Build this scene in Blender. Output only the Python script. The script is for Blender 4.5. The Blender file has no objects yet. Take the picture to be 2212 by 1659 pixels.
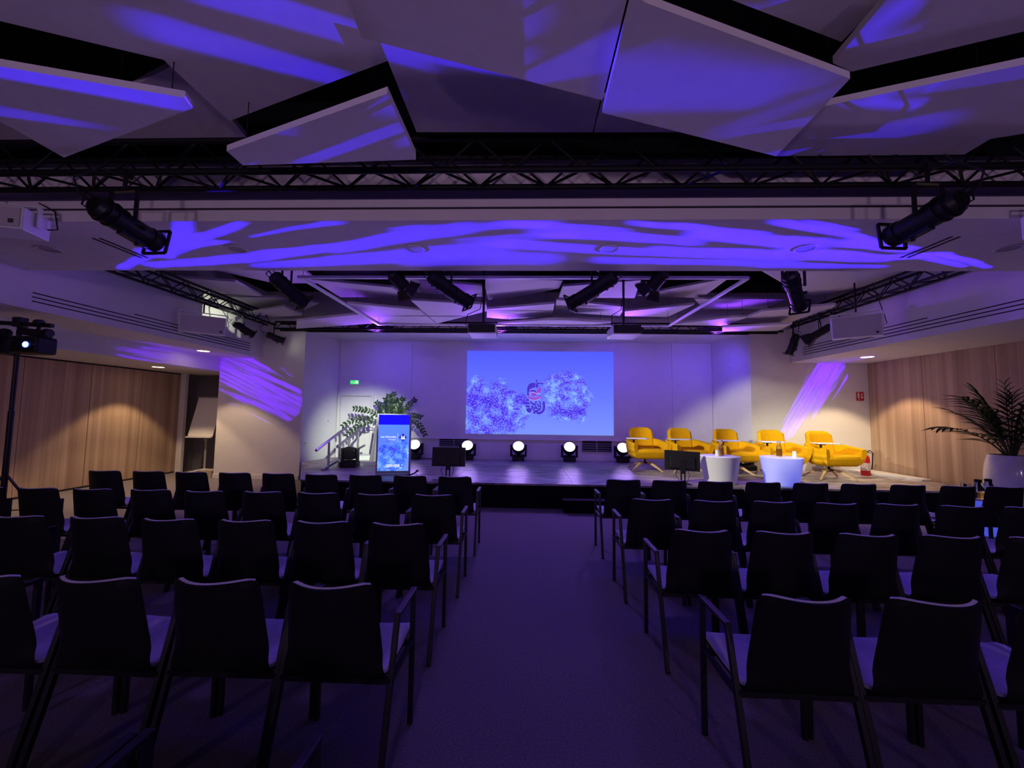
import bpy, bmesh, math, random
from math import sin, cos, pi, radians, sqrt, atan2
from mathutils import Vector, Matrix
random.seed(7)
scene = bpy.context.scene
COL = scene.collection

# ------------------------------------------------------------------ camera
cam_d = bpy.data.cameras.new('camera')
cam_d.sensor_fit = 'HORIZONTAL'; cam_d.sensor_width = 36.0
cam_d.lens = 880.0 / 2212.0 * 36.0
cam_d.clip_start = 0.05; cam_d.clip_end = 100
cam = bpy.data.objects.new('camera', cam_d); COL.objects.link(cam)
_r = Vector((0.99939699, 0.03239048, 0.01251067)); _u = Vector((-0.0101579, -0.07180989, 0.99736661)); _f = Vector((-0.03320357, 0.99689227, 0.07143757))
cam.matrix_world = Matrix(((_r.x, _u.x, -_f.x, 0), (_r.y, _u.y, -_f.y, 0), (_r.z, _u.z, -_f.z, 1.55), (0, 0, 0, 1)))
scene.camera = cam

# ------------------------------------------------------------------ world, exposure
w = bpy.data.worlds.new('world'); scene.world = w; w.use_nodes = True
w.node_tree.nodes['Background'].inputs[0].default_value = (0.02, 0.015, 0.03, 1)
w.node_tree.nodes['Background'].inputs[1].default_value = 0.2
scene.view_settings.view_transform = 'Standard'; scene.view_settings.look = 'None'
scene.view_settings.gamma = 1.0; scene.view_settings.use_curve_mapping = False
scene.view_settings.exposure = 0.0
scene.cycles.max_bounces = 6; scene.cycles.diffuse_bounces = 3; scene.cycles.glossy_bounces = 3; scene.cycles.transmission_bounces = 6
scene.cycles.caustics_reflective = False; scene.cycles.caustics_refractive = False; scene.cycles.sample_clamp_indirect = 6.0
scene.cycles.use_adaptive_sampling = True; scene.cycles.adaptive_threshold = 0.05

# strengths of the hall's lamps and the added rear fill (watts); each lamp is made in its own fixture's builder below
E_WASH = 90.0        # five moving wash heads on the stage, violet
E_WALLWASH = 58.0    # LED bars on the rear truss washing the stage wall
E_KEY = 620.0        # profile spots on the stage
E_DOWN = 90.0        # warm downlights in the side soffits
E_FILL = 130.0       # added mauve fill lamps, unseen behind the camera
E_AUD = 235.0        # the LED bars' second row, violet over the seats
E_GOBO = 24000.0      # blue pattern heads on the tripod stands
E_PURPLE = 950.0     # purple pattern heads

BACK_Y = 10.3; STAGE_Z = 0.40; STAGE_Y = 6.79
XL, XR = -8.55, 7.46

# ------------------------------------------------------------------ helpers: meshes
class MB:
    def __init__(s): s.v = []; s.f = []
    def add(s, vs, fs):
        b = len(s.v); s.v += [Vector(p) for p in vs]; s.f += [[b + i for i in q] for q in fs]; return s
    def box(s, c, d, m=None):
        x, y, z = d[0] / 2, d[1] / 2, d[2] / 2
        vs = [Vector((a, b, e)) for e in (-z, z) for a, b in ((-x, -y), (x, -y), (x, y), (-x, y))]
        if m is not None: vs = [m @ p for p in vs]
        c = Vector(c)
        return s.add([p + c for p in vs], [(3, 2, 1, 0), (4, 5, 6, 7), (0, 1, 5, 4), (1, 2, 6, 5), (2, 3, 7, 6), (3, 0, 4, 7)])
    def box2(s, a, b): return s.box([(a[i] + b[i]) / 2 for i in range(3)], [abs(b[i] - a[i]) for i in range(3)])
    def bar(s, p0, p1, wd, ht, up=(0, 0, 1), w1=None, h1=None):
        p0, p1 = Vector(p0), Vector(p1); d = (p1 - p0).normalized(); up = Vector(up)
        if abs(d.dot(up)) > .98: up = Vector((0, 1, 0))
        x = d.cross(up).normalized(); z = x.cross(d).normalized()
        w1 = wd if w1 is None else w1; h1 = ht if h1 is None else h1
        vs = [p + x * a * ww / 2 + z * b * hh / 2 for p, ww, hh in ((p0, wd, ht), (p1, w1, h1)) for a, b in ((-1, -1), (1, -1), (1, 1), (-1, 1))]
        return s.add(vs, [(0, 1, 2, 3), (7, 6, 5, 4), (0, 4, 5, 1), (1, 5, 6, 2), (2, 6, 7, 3), (3, 7, 4, 0)])
    def cyl(s, p0, p1, r0, r1=None, n=14, caps=True):
        p0, p1 = Vector(p0), Vector(p1); r1 = r0 if r1 is None else r1
        d = (p1 - p0).normalized(); a = Vector((0, 0, 1)) if abs(d.z) < .9 else Vector((1, 0, 0))
        x = d.cross(a).normalized(); y = d.cross(x).normalized()
        vs = []
        for p, r in ((p0, r0), (p1, r1)):
            vs += [p + (x * cos(2 * pi * i / n) + y * sin(2 * pi * i / n)) * r for i in range(n)]
        fs = [(i, n + i, n + (i + 1) % n, (i + 1) % n) for i in range(n)]
        if caps: fs += [tuple(range(n)), tuple(range(2 * n - 1, n - 1, -1))]
        return s.add(vs, fs)
    def tube(s, pts, r, n=8, radii=None):
        pts = [Vector(p) for p in pts]; vs = []; N = len(pts); ref = None
        for i, p in enumerate(pts):
            d = (pts[min(i + 1, N - 1)] - pts[max(i - 1, 0)]).normalized()
            if ref is None: ref = Vector((0, 0, 1)) if abs(d.z) < .9 else Vector((1, 0, 0))
            x = d.cross(ref).normalized(); y = d.cross(x).normalized(); ref = -y if (-y).length else ref
            ref = x.cross(d)
            rr = radii[i] if radii else r
            vs += [p + (x * cos(2 * pi * k / n) + y * sin(2 * pi * k / n)) * rr for k in range(n)]
        fs = [(i * n + k, (i + 1) * n + k, (i + 1) * n + (k + 1) % n, i * n + (k + 1) % n) for i in range(N - 1) for k in range(n)]
        fs += [tuple(range(n)), tuple(range(N * n - 1, (N - 1) * n - 1, -1))]
        return s.add(vs, fs)
    def lathe(s, prof, n=28, c=(0, 0, 0), capb=True, capt=True):
        c = Vector(c); vs = []; N = len(prof)
        for r, z in prof: vs += [c + Vector((r * cos(2 * pi * k / n), r * sin(2 * pi * k / n), z)) for k in range(n)]
        fs = [(i * n + k, i * n + (k + 1) % n, (i + 1) * n + (k + 1) % n, (i + 1) * n + k) for i in range(N - 1) for k in range(n)]
        if capb: fs.append(tuple(range(n - 1, -1, -1)))
        if capt: fs.append(tuple(range((N - 1) * n, N * n)))
        return s.add(vs, fs)
    def prism(s, poly, z0, z1):
        a = sum(poly[i][0] * poly[(i + 1) % len(poly)][1] - poly[(i + 1) % len(poly)][0] * poly[i][1] for i in range(len(poly)))
        if a < 0: poly = poly[::-1]
        n = len(poly)
        vs = [(x, y, z0) for x, y in poly] + [(x, y, z1) for x, y in poly]
        return s.add(vs, [tuple(range(n - 1, -1, -1)), tuple(range(n, 2 * n))] + [(i, (i + 1) % n, n + (i + 1) % n, n + i) for i in range(n)])
    def grid(s, P, nu, nv):  # P[i][j]
        vs = [P[i][j] for i in range(nu) for j in range(nv)]
        return s.add(vs, [(i * nv + j, (i + 1) * nv + j, (i + 1) * nv + j + 1, i * nv + j + 1) for i in range(nu - 1) for j in range(nv - 1)])
    def slab(s, F, B, nu, nv):  # closed sheet between two grids
        s.grid(F, nu, nv); s.add([B[i][j] for i in range(nu) for j in range(nv)], [(i * nv + j, i * nv + j + 1, (i + 1) * nv + j + 1, (i + 1) * nv + j) for i in range(nu - 1) for j in range(nv - 1)])
        rim = [(0, j) for j in range(nv)] + [(i, nv - 1) for i in range(1, nu)] + [(nu - 1, j) for j in range(nv - 2, -1, -1)] + [(i, 0) for i in range(nu - 2, 0, -1)]
        n = len(rim)
        return s.add([F[i][j] for i, j in rim] + [B[i][j] for i, j in rim], [(k, (k + 1) % n, n + (k + 1) % n, n + k) for k in range(n)])
    def xf(s, m): s.v = [m @ p for p in s.v]; return s
    def mesh(s, name, mat=None, smooth=False, bevel=0, seg=2, fix=False):
        me = bpy.data.meshes.new(name); me.from_pydata([tuple(p) for p in s.v], [], s.f)
        if bevel or fix:
            bm = bmesh.new(); bm.from_mesh(me)
            bmesh.ops.remove_doubles(bm, verts=bm.verts, dist=1e-5)
            bmesh.ops.recalc_face_normals(bm, faces=bm.faces)
            if bevel:
                es = [e for e in bm.edges if e.is_manifold and e.calc_face_angle(0) > .5]
                bmesh.ops.bevel(bm, geom=es, offset=bevel, segments=seg, profile=.5, affect='EDGES', clamp_overlap=True)
            bm.to_mesh(me); bm.free()
        if smooth:
            for p in me.polygons: p.use_smooth = True
            me.set_sharp_from_angle(angle=radians(38))
        if mat: me.materials.append(mat)
        return me

def obj(name, me, parent=None, loc=None, rot=None, **props):
    o = bpy.data.objects.new(name, me); COL.objects.link(o)
    if parent: o.parent = parent
    if loc is not None: o.location = loc
    if rot is not None: o.rotation_euler = rot
    for k, v in props.items(): o[k] = v
    return o
def thing(name, label, cat, loc=(0, 0, 0), rz=0.0, group=None, me=None):
    o = obj(name, me, None, loc, (0, 0, rz)); o['label'] = label; o['category'] = cat
    if group: o['group'] = group
    return o
def struct(name, me, label, parent=None):
    o = obj(name, me, parent)
    o['kind'] = 'structure'; o['label'] = label
    return o
def text_mesh(body, size, mat, extrude=.0008, align='LEFT', spacing=1.0, bold=0.0, shear=0.0):
    c = bpy.data.curves.new('lettering', 'FONT'); c.body = body; c.size = size; c.extrude = extrude; c.align_x = align
    c.space_character = spacing; c.offset = bold; c.shear = shear; c.resolution_u = 3
    o = bpy.data.objects.new('lettering', c); COL.objects.link(o)
    dg = bpy.context.evaluated_depsgraph_get(); me = bpy.data.meshes.new_from_object(o.evaluated_get(dg))
    bpy.data.objects.remove(o); me.materials.clear(); me.materials.append(mat); return me

# ------------------------------------------------------------------ helpers: nodes and materials
class NT:
    def __init__(s, nt): s.nt = nt
    def n(s, t, **k):
        nd = s.nt.nodes.new(t)
        for a, b in k.items(): setattr(nd, a, b)
        return nd
    def put(s, sock, v):
        if isinstance(v, bpy.types.NodeSocket): s.nt.links.new(v, sock)
        else: sock.default_value = v
    def m(s, op, a, b=None, c=None, clamp=False):
        nd = s.n('ShaderNodeMath', operation=op, use_clamp=clamp)
        for i, v in enumerate((a, b, c)):
            if v is not None: s.put(nd.inputs[i], v)
        return nd.outputs[0]
    def xyz(s, v): nd = s.n('ShaderNodeSeparateXYZ'); s.put(nd.inputs[0], v); return nd.outputs[0], nd.outputs[1], nd.outputs[2]
    def vec(s, x, y, z=0.0):
        nd = s.n('ShaderNodeCombineXYZ')
        for i, v in enumerate((x, y, z)): s.put(nd.inputs[i], v)
        return nd.outputs[0]
    def noise(s, v, scale=1.0, detail=2.0, rough=.5, dist=0.0):
        nd = s.n('ShaderNodeTexNoise'); s.put(nd.inputs['Vector'], v)
        nd.inputs['Scale'].default_value = scale; nd.inputs['Detail'].default_value = detail
        nd.inputs['Roughness'].default_value = rough; nd.inputs['Distortion'].default_value = dist
        return nd.outputs[0]
    def step(s, v, a, b):   # smoothstep a..b
        nd = s.n('ShaderNodeMapRange', interpolation_type='SMOOTHSTEP')
        s.put(nd.inputs[0], v); s.put(nd.inputs[1], a); s.put(nd.inputs[2], b); nd.inputs[3].default_value = 0; nd.inputs[4].default_value = 1
        return nd.outputs[0]
    def mix(s, f, a, b):
        nd = s.n('ShaderNodeMix', data_type='RGBA'); s.put(nd.inputs[0], f); s.put(nd.inputs[6], a); s.put(nd.inputs[7], b); return nd.outputs[2]
    def ramp(s, f, stops):
        nd = s.n('ShaderNodeValToRGB'); s.put(nd.inputs[0], f); e = nd.color_ramp.elements
        while len(e) < len(stops): e.new(0)
        for i, (p, c) in enumerate(stops): e[i].position = p; e[i].color = c
        return nd.outputs[0]
def C(r, g, b):  # sRGB 0-255 to linear
    f = lambda v: (v / 255 / 12.92) if v <= 10 else ((v / 255 + .055) / 1.055) ** 2.4
    return (f(r), f(g), f(b), 1.0)
def mat(name, col, rough=.6, metal=0.0, spec=.5, bump=None, var=0.0, vscale=6.0, emit=None, estr=0.0, trans=0.0, coat=0.0):
    M = bpy.data.materials.new(name); M.use_nodes = True; T = NT(M.node_tree); P = M.node_tree.nodes['Principled BSDF']
    P.inputs['Roughness'].default_value = rough; P.inputs['Metallic'].default_value = metal
    P.inputs['Specular IOR Level'].default_value = spec; P.inputs['Transmission Weight'].default_value = trans; P.inputs['Coat Weight'].default_value = coat
    tc = T.n('ShaderNodeTexCoord').outputs['Object']
    if var:
        nz = T.noise(tc, vscale, 3.0)
        lo = tuple(c * (1 - var) for c in col[:3]) + (1,); hi = tuple(min(1, c * (1 + var)) for c in col[:3]) + (1,)
        T.put(P.inputs['Base Color'], T.ramp(nz, [(.3, lo), (.7, hi)]))
    else: P.inputs['Base Color'].default_value = col
    if bump:
        b = T.n('ShaderNodeBump'); b.inputs['Strength'].default_value = bump[0]; b.inputs['Distance'].default_value = bump[2] if len(bump) > 2 else .002
        T.put(b.inputs['Height'], T.noise(tc, bump[1], 3.0)); T.put(P.inputs['Normal'], b.outputs[0])
    if emit: P.inputs['Emission Color'].default_value = emit; P.inputs['Emission Strength'].default_value = estr
    return M
M = {}
M['white'] = mat('white_paint', (.74, .72, .70, 1), .75, spec=.3, bump=(.15, 220), var=.02)
M['ceil'] = mat('acoustic_panel_white', (.72, .70, .68, 1), .9, spec=.2, bump=(.2, 300), var=.03, vscale=9)
M['beam'] = mat('beam_plaster', (.70, .67, .64, 1), .85, spec=.25, bump=(.15, 180), var=.03)
M['void'] = mat('black_void_paint', (.006, .006, .007, 1), .95, spec=.1)
M['black'] = mat('black_metal', (.008, .008, .009, 1), .42, spec=.4, var=.2)
M['truss'] = mat('black_truss_paint', (.006, .006, .007, 1), .6, spec=.25)
M['plastic'] = mat('black_plastic', (.007, .007, .008, 1), .5, spec=.3)
M['shell'] = mat('black_chair_shell', (.006, .006, .007, 1), .62, spec=.25)
M['legs'] = mat('black_powder_coat', (.01, .01, .012, 1), .5, spec=.4)
M['pad'] = mat('light_grey_upholstery', (.80, .78, .80, 1), .95, spec=.1, bump=(.4, 500), var=.06, vscale=30)
M['carpet'] = mat('carpet_grey', (.26, .225, .24, 1), .98, spec=.05, bump=(.8, 420, .004), var=.22, vscale=90)
M['steel'] = mat('brushed_steel', (.55, .54, .54, 1), .32, metal=.9)
M['grey'] = mat('grey_plastic', (.32, .32, .34, 1), .5)
M['whitep'] = mat('white_plastic', (.80, .80, .80, 1), .35)
M['spk'] = mat('speaker_white_grille', (.55, .52, .52, 1), .7, bump=(.5, 900))
M['yellow'] = mat('mustard_wool', (.80, .43, .006, 1), .92, spec=.1, bump=(.35, 600), var=.05, vscale=20)
M['oak'] = mat('pale_oak', (.62, .44, .22, 1), .5, var=.12, vscale=12)
M['red'] = mat('red_enamel', (.55, .012, .015, 1), .3)
M['leaf'] = mat('dark_green_leaf', (.022, .05, .018, 1), .4, var=.35, vscale=8)
M['stem'] = mat('plant_stem', (.05, .07, .03, 1), .6)
M['soil'] = mat('potting_soil', (.02, .015, .01, 1), .95)
M['glaze'] = mat('white_glazed_ceramic', (.72, .70, .72, 1), .15, coat=.5)
M['glass'] = mat('clear_glass', (.95, .97, .97, 1), .03, trans=1.0)
M['amber'] = mat('amber_liquid', (.85, .58, .22, 1), .1, trans=.7)
M['rubber'] = mat('black_rubber', (.01, .01, .01, 1), .8)
M['groove'] = mat('dark_shadow_gap', (.03, .025, .03, 1), .9)
M['paper'] = mat('printed_paper', (.80, .79, .78, 1), .8)
M['ink'] = mat('print_ink', (.05, .05, .06, 1), .8)
M['planter'] = mat('grey_fluted_planter', (.36, .34, .38, 1), .6, var=.08)
M['card'] = mat('beige_cardboard', (.42, .36, .28, 1), .9, var=.08)
M['darkwall'] = mat('recess_grey_paint', (.16, .155, .16, 1), .85)

def emis(name, col, s):
    m_ = bpy.data.materials.new(name); m_.use_nodes = True; nt = m_.node_tree; nt.nodes.clear()
    e = nt.nodes.new('ShaderNodeEmission'); e.inputs[0].default_value = col; e.inputs[1].default_value = s
    o = nt.nodes.new('ShaderNodeOutputMaterial'); nt.links.new(e.outputs[0], o.inputs[0]); return m_
def wood(name, base, dark, sx, rough=.55):
    Mw = bpy.data.materials.new(name); Mw.use_nodes = True; T = NT(Mw.node_tree); P = Mw.node_tree.nodes['Principled BSDF']
    x, y, z = T.xyz(T.n('ShaderNodeTexCoord').outputs['Object'])
    rnd = T.n('ShaderNodeObjectInfo').outputs['Random']
    yy = T.m('ADD', y, T.m('MULTIPLY', rnd, 7.0))
    wide = T.noise(T.vec(0.0, T.m('MULTIPLY', yy, sx), T.m('MULTIPLY', z, .10)), 1.0, 2.0, .55, .4)
    fine = T.noise(T.vec(0.0, T.m('MULTIPLY', yy, sx * 7), T.m('MULTIPLY', z, .55)), 1.0, 4.0, .6, .3)
    f = T.m('ADD', T.m('MULTIPLY', wide, .72), T.m('MULTIPLY', fine, .28))
    T.put(P.inputs['Base Color'], T.ramp(f, [(.36, dark), (.5, tuple((a + b) / 2 for a, b in zip(base, dark))), (.62, base)]))
    P.inputs['Roughness'].default_value = rough; P.inputs['Specular IOR Level'].default_value = .35
    return Mw
M['wood'] = wood('wood_veneer', (.52, .37, .255, 1), (.33, .22, .145, 1), 7.5)

def deck_mat():
    Mw = bpy.data.materials.new('grey_wood_grain_deck'); Mw.use_nodes = True; T = NT(Mw.node_tree); P = Mw.node_tree.nodes['Principled BSDF']
    x, y, z = T.xyz(T.n('ShaderNodeTexCoord').outputs['Object'])
    g = T.noise(T.vec(T.m('MULTIPLY', x, 1.6), T.m('MULTIPLY', y, 9.0), 0.0), 1.0, 4.0, .55, 1.6)
    T.put(P.inputs['Base Color'], T.ramp(g, [(.36, (.09, .07, .07, 1)), (.46, (.26, .22, .215, 1)), (.52, (.38, .33, .32, 1)), (.70, (.48, .43, .42, 1))]))
    P.inputs['Roughness'].default_value = .40; P.inputs['Specular IOR Level'].default_value = .26
    b = T.n('ShaderNodeBump'); b.inputs['Strength'].default_value = .9; b.inputs['Distance'].default_value = .014
    T.put(b.inputs['Height'], T.noise(T.vec(T.m('MULTIPLY', x, 2.2), T.m('MULTIPLY', y, 10.0), 1.0), 1.0, 3.0, .5, 1.2)); T.put(P.inputs['Normal'], b.outputs[0])
    return Mw
M['deck'] = deck_mat()

# ------------------------------------------------------------------ helpers: lamps
def spot(name, loc, aim, watts, col, angle, blend=.5, radius=.04):
    d = bpy.data.lights.new(name, 'SPOT'); d.energy = watts; d.color = col; d.spot_size = radians(angle); d.spot_blend = blend; d.shadow_soft_size = radius
    o = bpy.data.objects.new(name, d); COL.objects.link(o); o.location = loc
    o.rotation_euler = (Vector(aim) - Vector(loc)).to_track_quat('-Z', 'Y').to_euler(); return o
def gobo(lamp, build):
    """A procedural pattern plate in the lamp: build(T, dx, dy, dz) -> strength, from the direction light leaves the lamp."""
    d = lamp.data; d.use_nodes = True; nt = d.node_tree; T = NT(nt)
    em = next(n for n in nt.nodes if n.type == 'EMISSION')
    dx, dy, dz = T.xyz(T.n('ShaderNodeNewGeometry').outputs['Incoming'])
    T.put(em.inputs['Strength'], build(T, dx, dy, dz))

# ================================================================== THE SETTING
ZT = 4.3
def quad(vs, m, name, thick=None): return MB().add(vs, [(0, 1, 2, 3)]).mesh(name, m)
struct('floor', MB().box2((XL - .3, -4.2, -.06), (XR + .3, BACK_Y + .3, 0)).mesh('floor', M['carpet']), 'dark grey carpet of the hall and its centre aisle')
struct('ceiling', MB().box2((XL - .3, -4.2, ZT), (XR + .3, BACK_Y + .3, ZT + .1)).mesh('ceiling', M['void']), 'black ceiling void above the hanging white panels')
struct('wall_rear', MB().box2((XL - .3, -4.3, 0), (XR + .3, -4.2, ZT)).mesh('wall_rear', M['white']), 'white wall at the back of the hall behind the seats')

# left side: movable wood partition, lowered ceiling over it, white soffit and fascia
wl = struct('wall_left', MB().box2((XL - .3, -4.2, 0), (XL - .03, 9.84, 2.46)).mesh('wall_left', M['groove']), 'left wall of brown wood-veneer partition panels')
ys = [-4.2 + 1.075 * i for i in range(4)] + [.1 + 1.09 * i for i in range(7)] + [7.73, 8.80, 9.80]
pm = {}
for a, b in zip(ys[:-1], ys[1:]):
    k = round(b - a, 3)
    if k not in pm: pm[k] = MB().box2((-.03, .004, .035), (0, k - .004, 2.40)).mesh('panel', M['wood'], bevel=.004)
    obj('panel', pm[k], wl, (XL, a, 0))
obj('baseboard', MB().box2((XL - .028, -4.2, 0), (XL - .008, 9.8, .03)).mesh('baseboard', M['groove']), wl)
struct('wall_left_recess', MB().box2((XL - .3, BACK_Y, 0), (-7.0, BACK_Y + .12, 2.46)).box2((XL - .3, 9.84, 0), (XL + .02, BACK_Y, 2.46)).mesh('wall_left_recess', M['darkwall']), 'dark grey recess beyond the wood partition where the flip chart stands')
struct('trim_1', MB().box2((XL, 9.80, 0), (XL + .14, 9.88, 2.44)).mesh('trim', M['white']), 'white jamb at the end of the left wood partition')
struct('ceiling_left', MB().box2((XL - .3, -4.2, 2.43), (-7.03, BACK_Y + .2, 2.55)).mesh('ceiling_left', M['white']), 'lowered white ceiling strip along the left wood partition')
struct('trim_2', MB().prism([(-7.03, 3.4), (-6.16, 3.4), (-6.16, 9.1), (-7.03, 9.1)], 2.74, 2.86).box2((-7.13, 3.4, 2.55), (-7.03, 9.1, 2.86)).mesh('soffit', M['white']), 'white soffit with a downlight on the left of the hall')
fl = struct('wall_left_fascia', MB().box2((-6.16, 4.64, 3.0), (-6.04, 9.1, ZT)).box2((-6.16, 3.4, 2.74), (-6.04, 9.1, 3.0)).box2((-6.16, 3.4, 3.0), (-6.04, 4.64, 3.199)).mesh('fascia', M['white']), 'white upright fascia with slot grilles above the left soffit')
struct('wall_left_front', MB().box2((-7.03, 9.1, 0), (-5.06, 9.16, ZT)).box2((-7.03, 9.16, 0), (-6.9, BACK_Y + .1, 2.6)).mesh('wall_left_front', M['white']), 'white wall left of the stage facing the seats')
struct('baseboard_left', MB().box2((-7.04, 9.085, 0), (-5.06, 9.1, .10)).mesh('baseboard', M['white'], bevel=.004), 'low white baseboard under the wall left of the stage')
# right side
wr = struct('wall_right', MB().box2((XR + .03, -4.2, 0), (XR + .3, 9.1, 2.8)).mesh('wall_right', M['groove']), 'right wall of pale brown wood-veneer panels')
n = 11; wd = (9.1 + 4.2) / n
pme = MB().box2((0, .003, .02), (.03, wd - .003, 2.73)).mesh('panel', M['wood'], bevel=.003)
for i in range(n): obj('panel', pme, wr, (XR, -4.2 + i * wd, 0))
struct('trim_3', MB().box2((5.92, 3.4, 2.73), (XR + .3, 9.1, 2.86)).mesh('soffit', M['white']), 'white soffit with a downlight on the right of the hall')
fr = struct('wall_right_fascia', MB().box2((5.80, 4.64, 3.0), (5.92, 9.1, ZT)).box2((5.80, 3.4, 2.73), (5.92, 9.1, 3.0)).box2((5.80, 3.4, 3.0), (5.92, 4.64, 3.199)).mesh('fascia', M['white']), 'white upright fascia with slot grilles above the right soffit')
struct('wall_right_front', MB().box2((4.95, 9.1, 0), (XR + .3, 9.16, ZT)).mesh('wall_right_front', M['white']), 'white wall right of the stage behind the last yellow armchairs')
struct('ceiling_right', MB().box2((6.0, -4.2, 2.73), (XR + .3, 3.38, 2.85)).mesh('ceiling_right', M['white']), 'lowered white ceiling strip along the right wood wall')
# slot grilles
for par, x, sg in ((fl, -6.04, 1), (fr, 5.80, -1)):
    for i in range(4):
        z = 2.838 + i * .052
        y0, y1 = (4.70 if i < 3 else 6.0, 8.65)
        obj('grille_slot', MB().box2((x, y0, z), (x + sg * .004, y1, z + .014)).mesh('grille_slot', M['groove']), par)
        obj('grille_blade', MB().box2((x, y0, z + .014), (x + sg * .008, y1, z + .020)).mesh('grille_blade', M['white']), par)

# the ceiling beam across the room
bm_ = struct('trim_4', MB().box2((XL - .3, 3.38, 3.2), (XR + .3, 4.63, 3.75)).mesh('beam', M['beam'], bevel=.006), 'wide pale ceiling beam crossing the hall in front of the stage bay')
obj('void_box', MB().box2((XL - .3, 3.39, 3.75), (XR + .3, 4.62, ZT)).mesh('void_box', M['void']), bm_)  # black box put in for the dark of the void above the beam
obj('molding', MB().box2((XL - .3, 3.362, 3.312), (XR + .3, 3.38, 3.40)).mesh('molding', M['beam'], bevel=.004), bm_)
obj('molding', MB().box2((XL - .3, 3.372, 3.300), (XR + .3, 3.381, 3.312)).mesh('molding', M['groove']), bm_)
obj('molding', MB().box2((XL - .3, 3.345, 3.455), (XR + .3, 3.38, 3.60)).mesh('molding', M['beam'], bevel=.004), bm_)
for x in (-4.99, -2.98, -1.13, .82, 2.73, 4.65):
    t = obj('recessed_downlight', MB().lathe([(.098, 3.192), (.102, 3.2), (.085, 3.2), (.08, 3.194), (.098, 3.192)], 28, (x, 3.985, 0), False, False).mesh('downlight_ring', M['beam'], smooth=True), bm_)
    obj('downlight_glass', MB().lathe([(.08, 3.197), (.08, 3.199)], 28, (x, 3.985, 0)).mesh('downlight_glass', M['grey']), t)
for x, rz in ((-4.19, .0), (3.89, .0)):
    for k in (-.035, .035):
        obj('slot_diffuser', MB().box2((x + k - .012, 3.72, 3.195), (x + k + .012, 4.22, 3.2)).mesh('slot_diffuser', M['groove']), bm_)

# stage alcove
SL0, SL1, SR0, SR1 = (-5.06, 9.1), (-4.81, BACK_Y), (4.95, 9.1), (4.66, BACK_Y)
struct('wall_stage_left', MB().prism([SL0, SL1, (SL1[0] - .1, SL1[1]), (SL0[0] - .06, SL0[1] + .06)], 0, 3.36).mesh('w', M['white']), 'white angled wall on the left side of the stage')
struct('wall_stage_right', MB().prism([SR0, SR1, (SR1[0] + .1, SR1[1]), (SR0[0] + .06, SR0[1] + .06)], 0, 3.36).mesh('w', M['white']), 'white angled wall on the right side of the stage')
wb = struct('wall_back', MB().box2((-4.95, BACK_Y + .012, 0), (4.8, BACK_Y + .12, 3.4)).mesh('w', M['white']), 'white stage back wall carrying the projected picture')
for a, b in ((-4.80, -2.914), (-2.908, 3.664), (3.670, 4.65)):
    obj('wall_panel', MB().box2((a, BACK_Y, .90), (b, BACK_Y + .012, 3.36)).mesh('wall_panel', M['white'], bevel=.002), wb)
obj('ledge', MB().box2((-2.95, BACK_Y - .03, .885), (4.64, BACK_Y, .90)).mesh('ledge', M['white'], bevel=.003), wb)
struct('ceiling_stage', MB().prism([(-5.06, 9.1), (4.95, 9.1), (4.8, BACK_Y + .1), (-4.95, BACK_Y + .1)], 3.36, 3.46).box2((-5.06, 9.1, 3.36), (4.95, 9.16, ZT)).mesh('c', M['white']), 'white ceiling and header over the stage alcove')
# vents in the low wall
for x0, z0, z1 in ((-2.15, .70, .885), (1.43, .62, .885)):
    v = thing('wall_vent', 'dark louvred vent under the projection, ' + ('left one behind the black monitor' if x0 < 0 else 'right one beside the first yellow armchair'), 'vent', group='vents under the projection')
    obj('backing', MB().box2((x0, BACK_Y + .002, z0), (x0 + .72, BACK_Y + .011, z1)).mesh('backing', M['groove']), v)
    obj('frame', MB().box2((x0 - .015, BACK_Y - .012, z0 - .015), (x0 + .735, BACK_Y, z0)).box2((x0 - .015, BACK_Y - .012, z0), (x0, BACK_Y, z1)).box2((x0 + .72, BACK_Y - .012, z0), (x0 + .735, BACK_Y, z1)).box2((x0 + .35, BACK_Y - .012, z0), (x0 + .37, BACK_Y, z1)).mesh('frame', M['grey']), v)
    k = z0 + .03
    while k < z1 - .02:
        obj('louvre', MB().bar((x0, BACK_Y - .004, k), (x0 + .72, BACK_Y - .004, k), .014, .012).mesh('louvre', M['grey']), v); k += .055
# door beside the stage
d = struct('door_1', MB().box2((-4.72, BACK_Y - .035, .0), (-3.93, BACK_Y - .005, 1.93)).mesh('door', M['white'], bevel=.003), 'white door in the stage back wall under the exit sign')
obj('door_frame', MB().box2((-4.79, BACK_Y - .05, 0), (-4.725, BACK_Y, 2.0)).box2((-3.925, BACK_Y - .05, 0), (-3.86, BACK_Y, 2.0)).box2((-4.7245, BACK_Y - .05, 1.942), (-3.9255, BACK_Y, 2.0)).mesh('door_frame', M['white']), d)
obj('seal', MB().box2((-3.931, BACK_Y - .043, 0), (-3.905, BACK_Y - .03, 1.93)).box2((-4.72, BACK_Y - .043, 1.925), (-3.905, BACK_Y - .03, 1.94)).mesh('seal', M['grey']), d)
obj('door_handle', MB().cyl((-4.0, BACK_Y - .035, 1.02), (-4.0, BACK_Y - .085, 1.02), .012).cyl((-4.0, BACK_Y - .08, 1.02), (-4.13, BACK_Y - .08, 1.02), .010).mesh('door_handle', M['steel'], smooth=True), d)
obj('hinge', MB().cyl((-4.72, BACK_Y - .05, 1.70), (-4.72, BACK_Y - .05, 1.80), .008).mesh('hinge', M['steel']), d)

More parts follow.
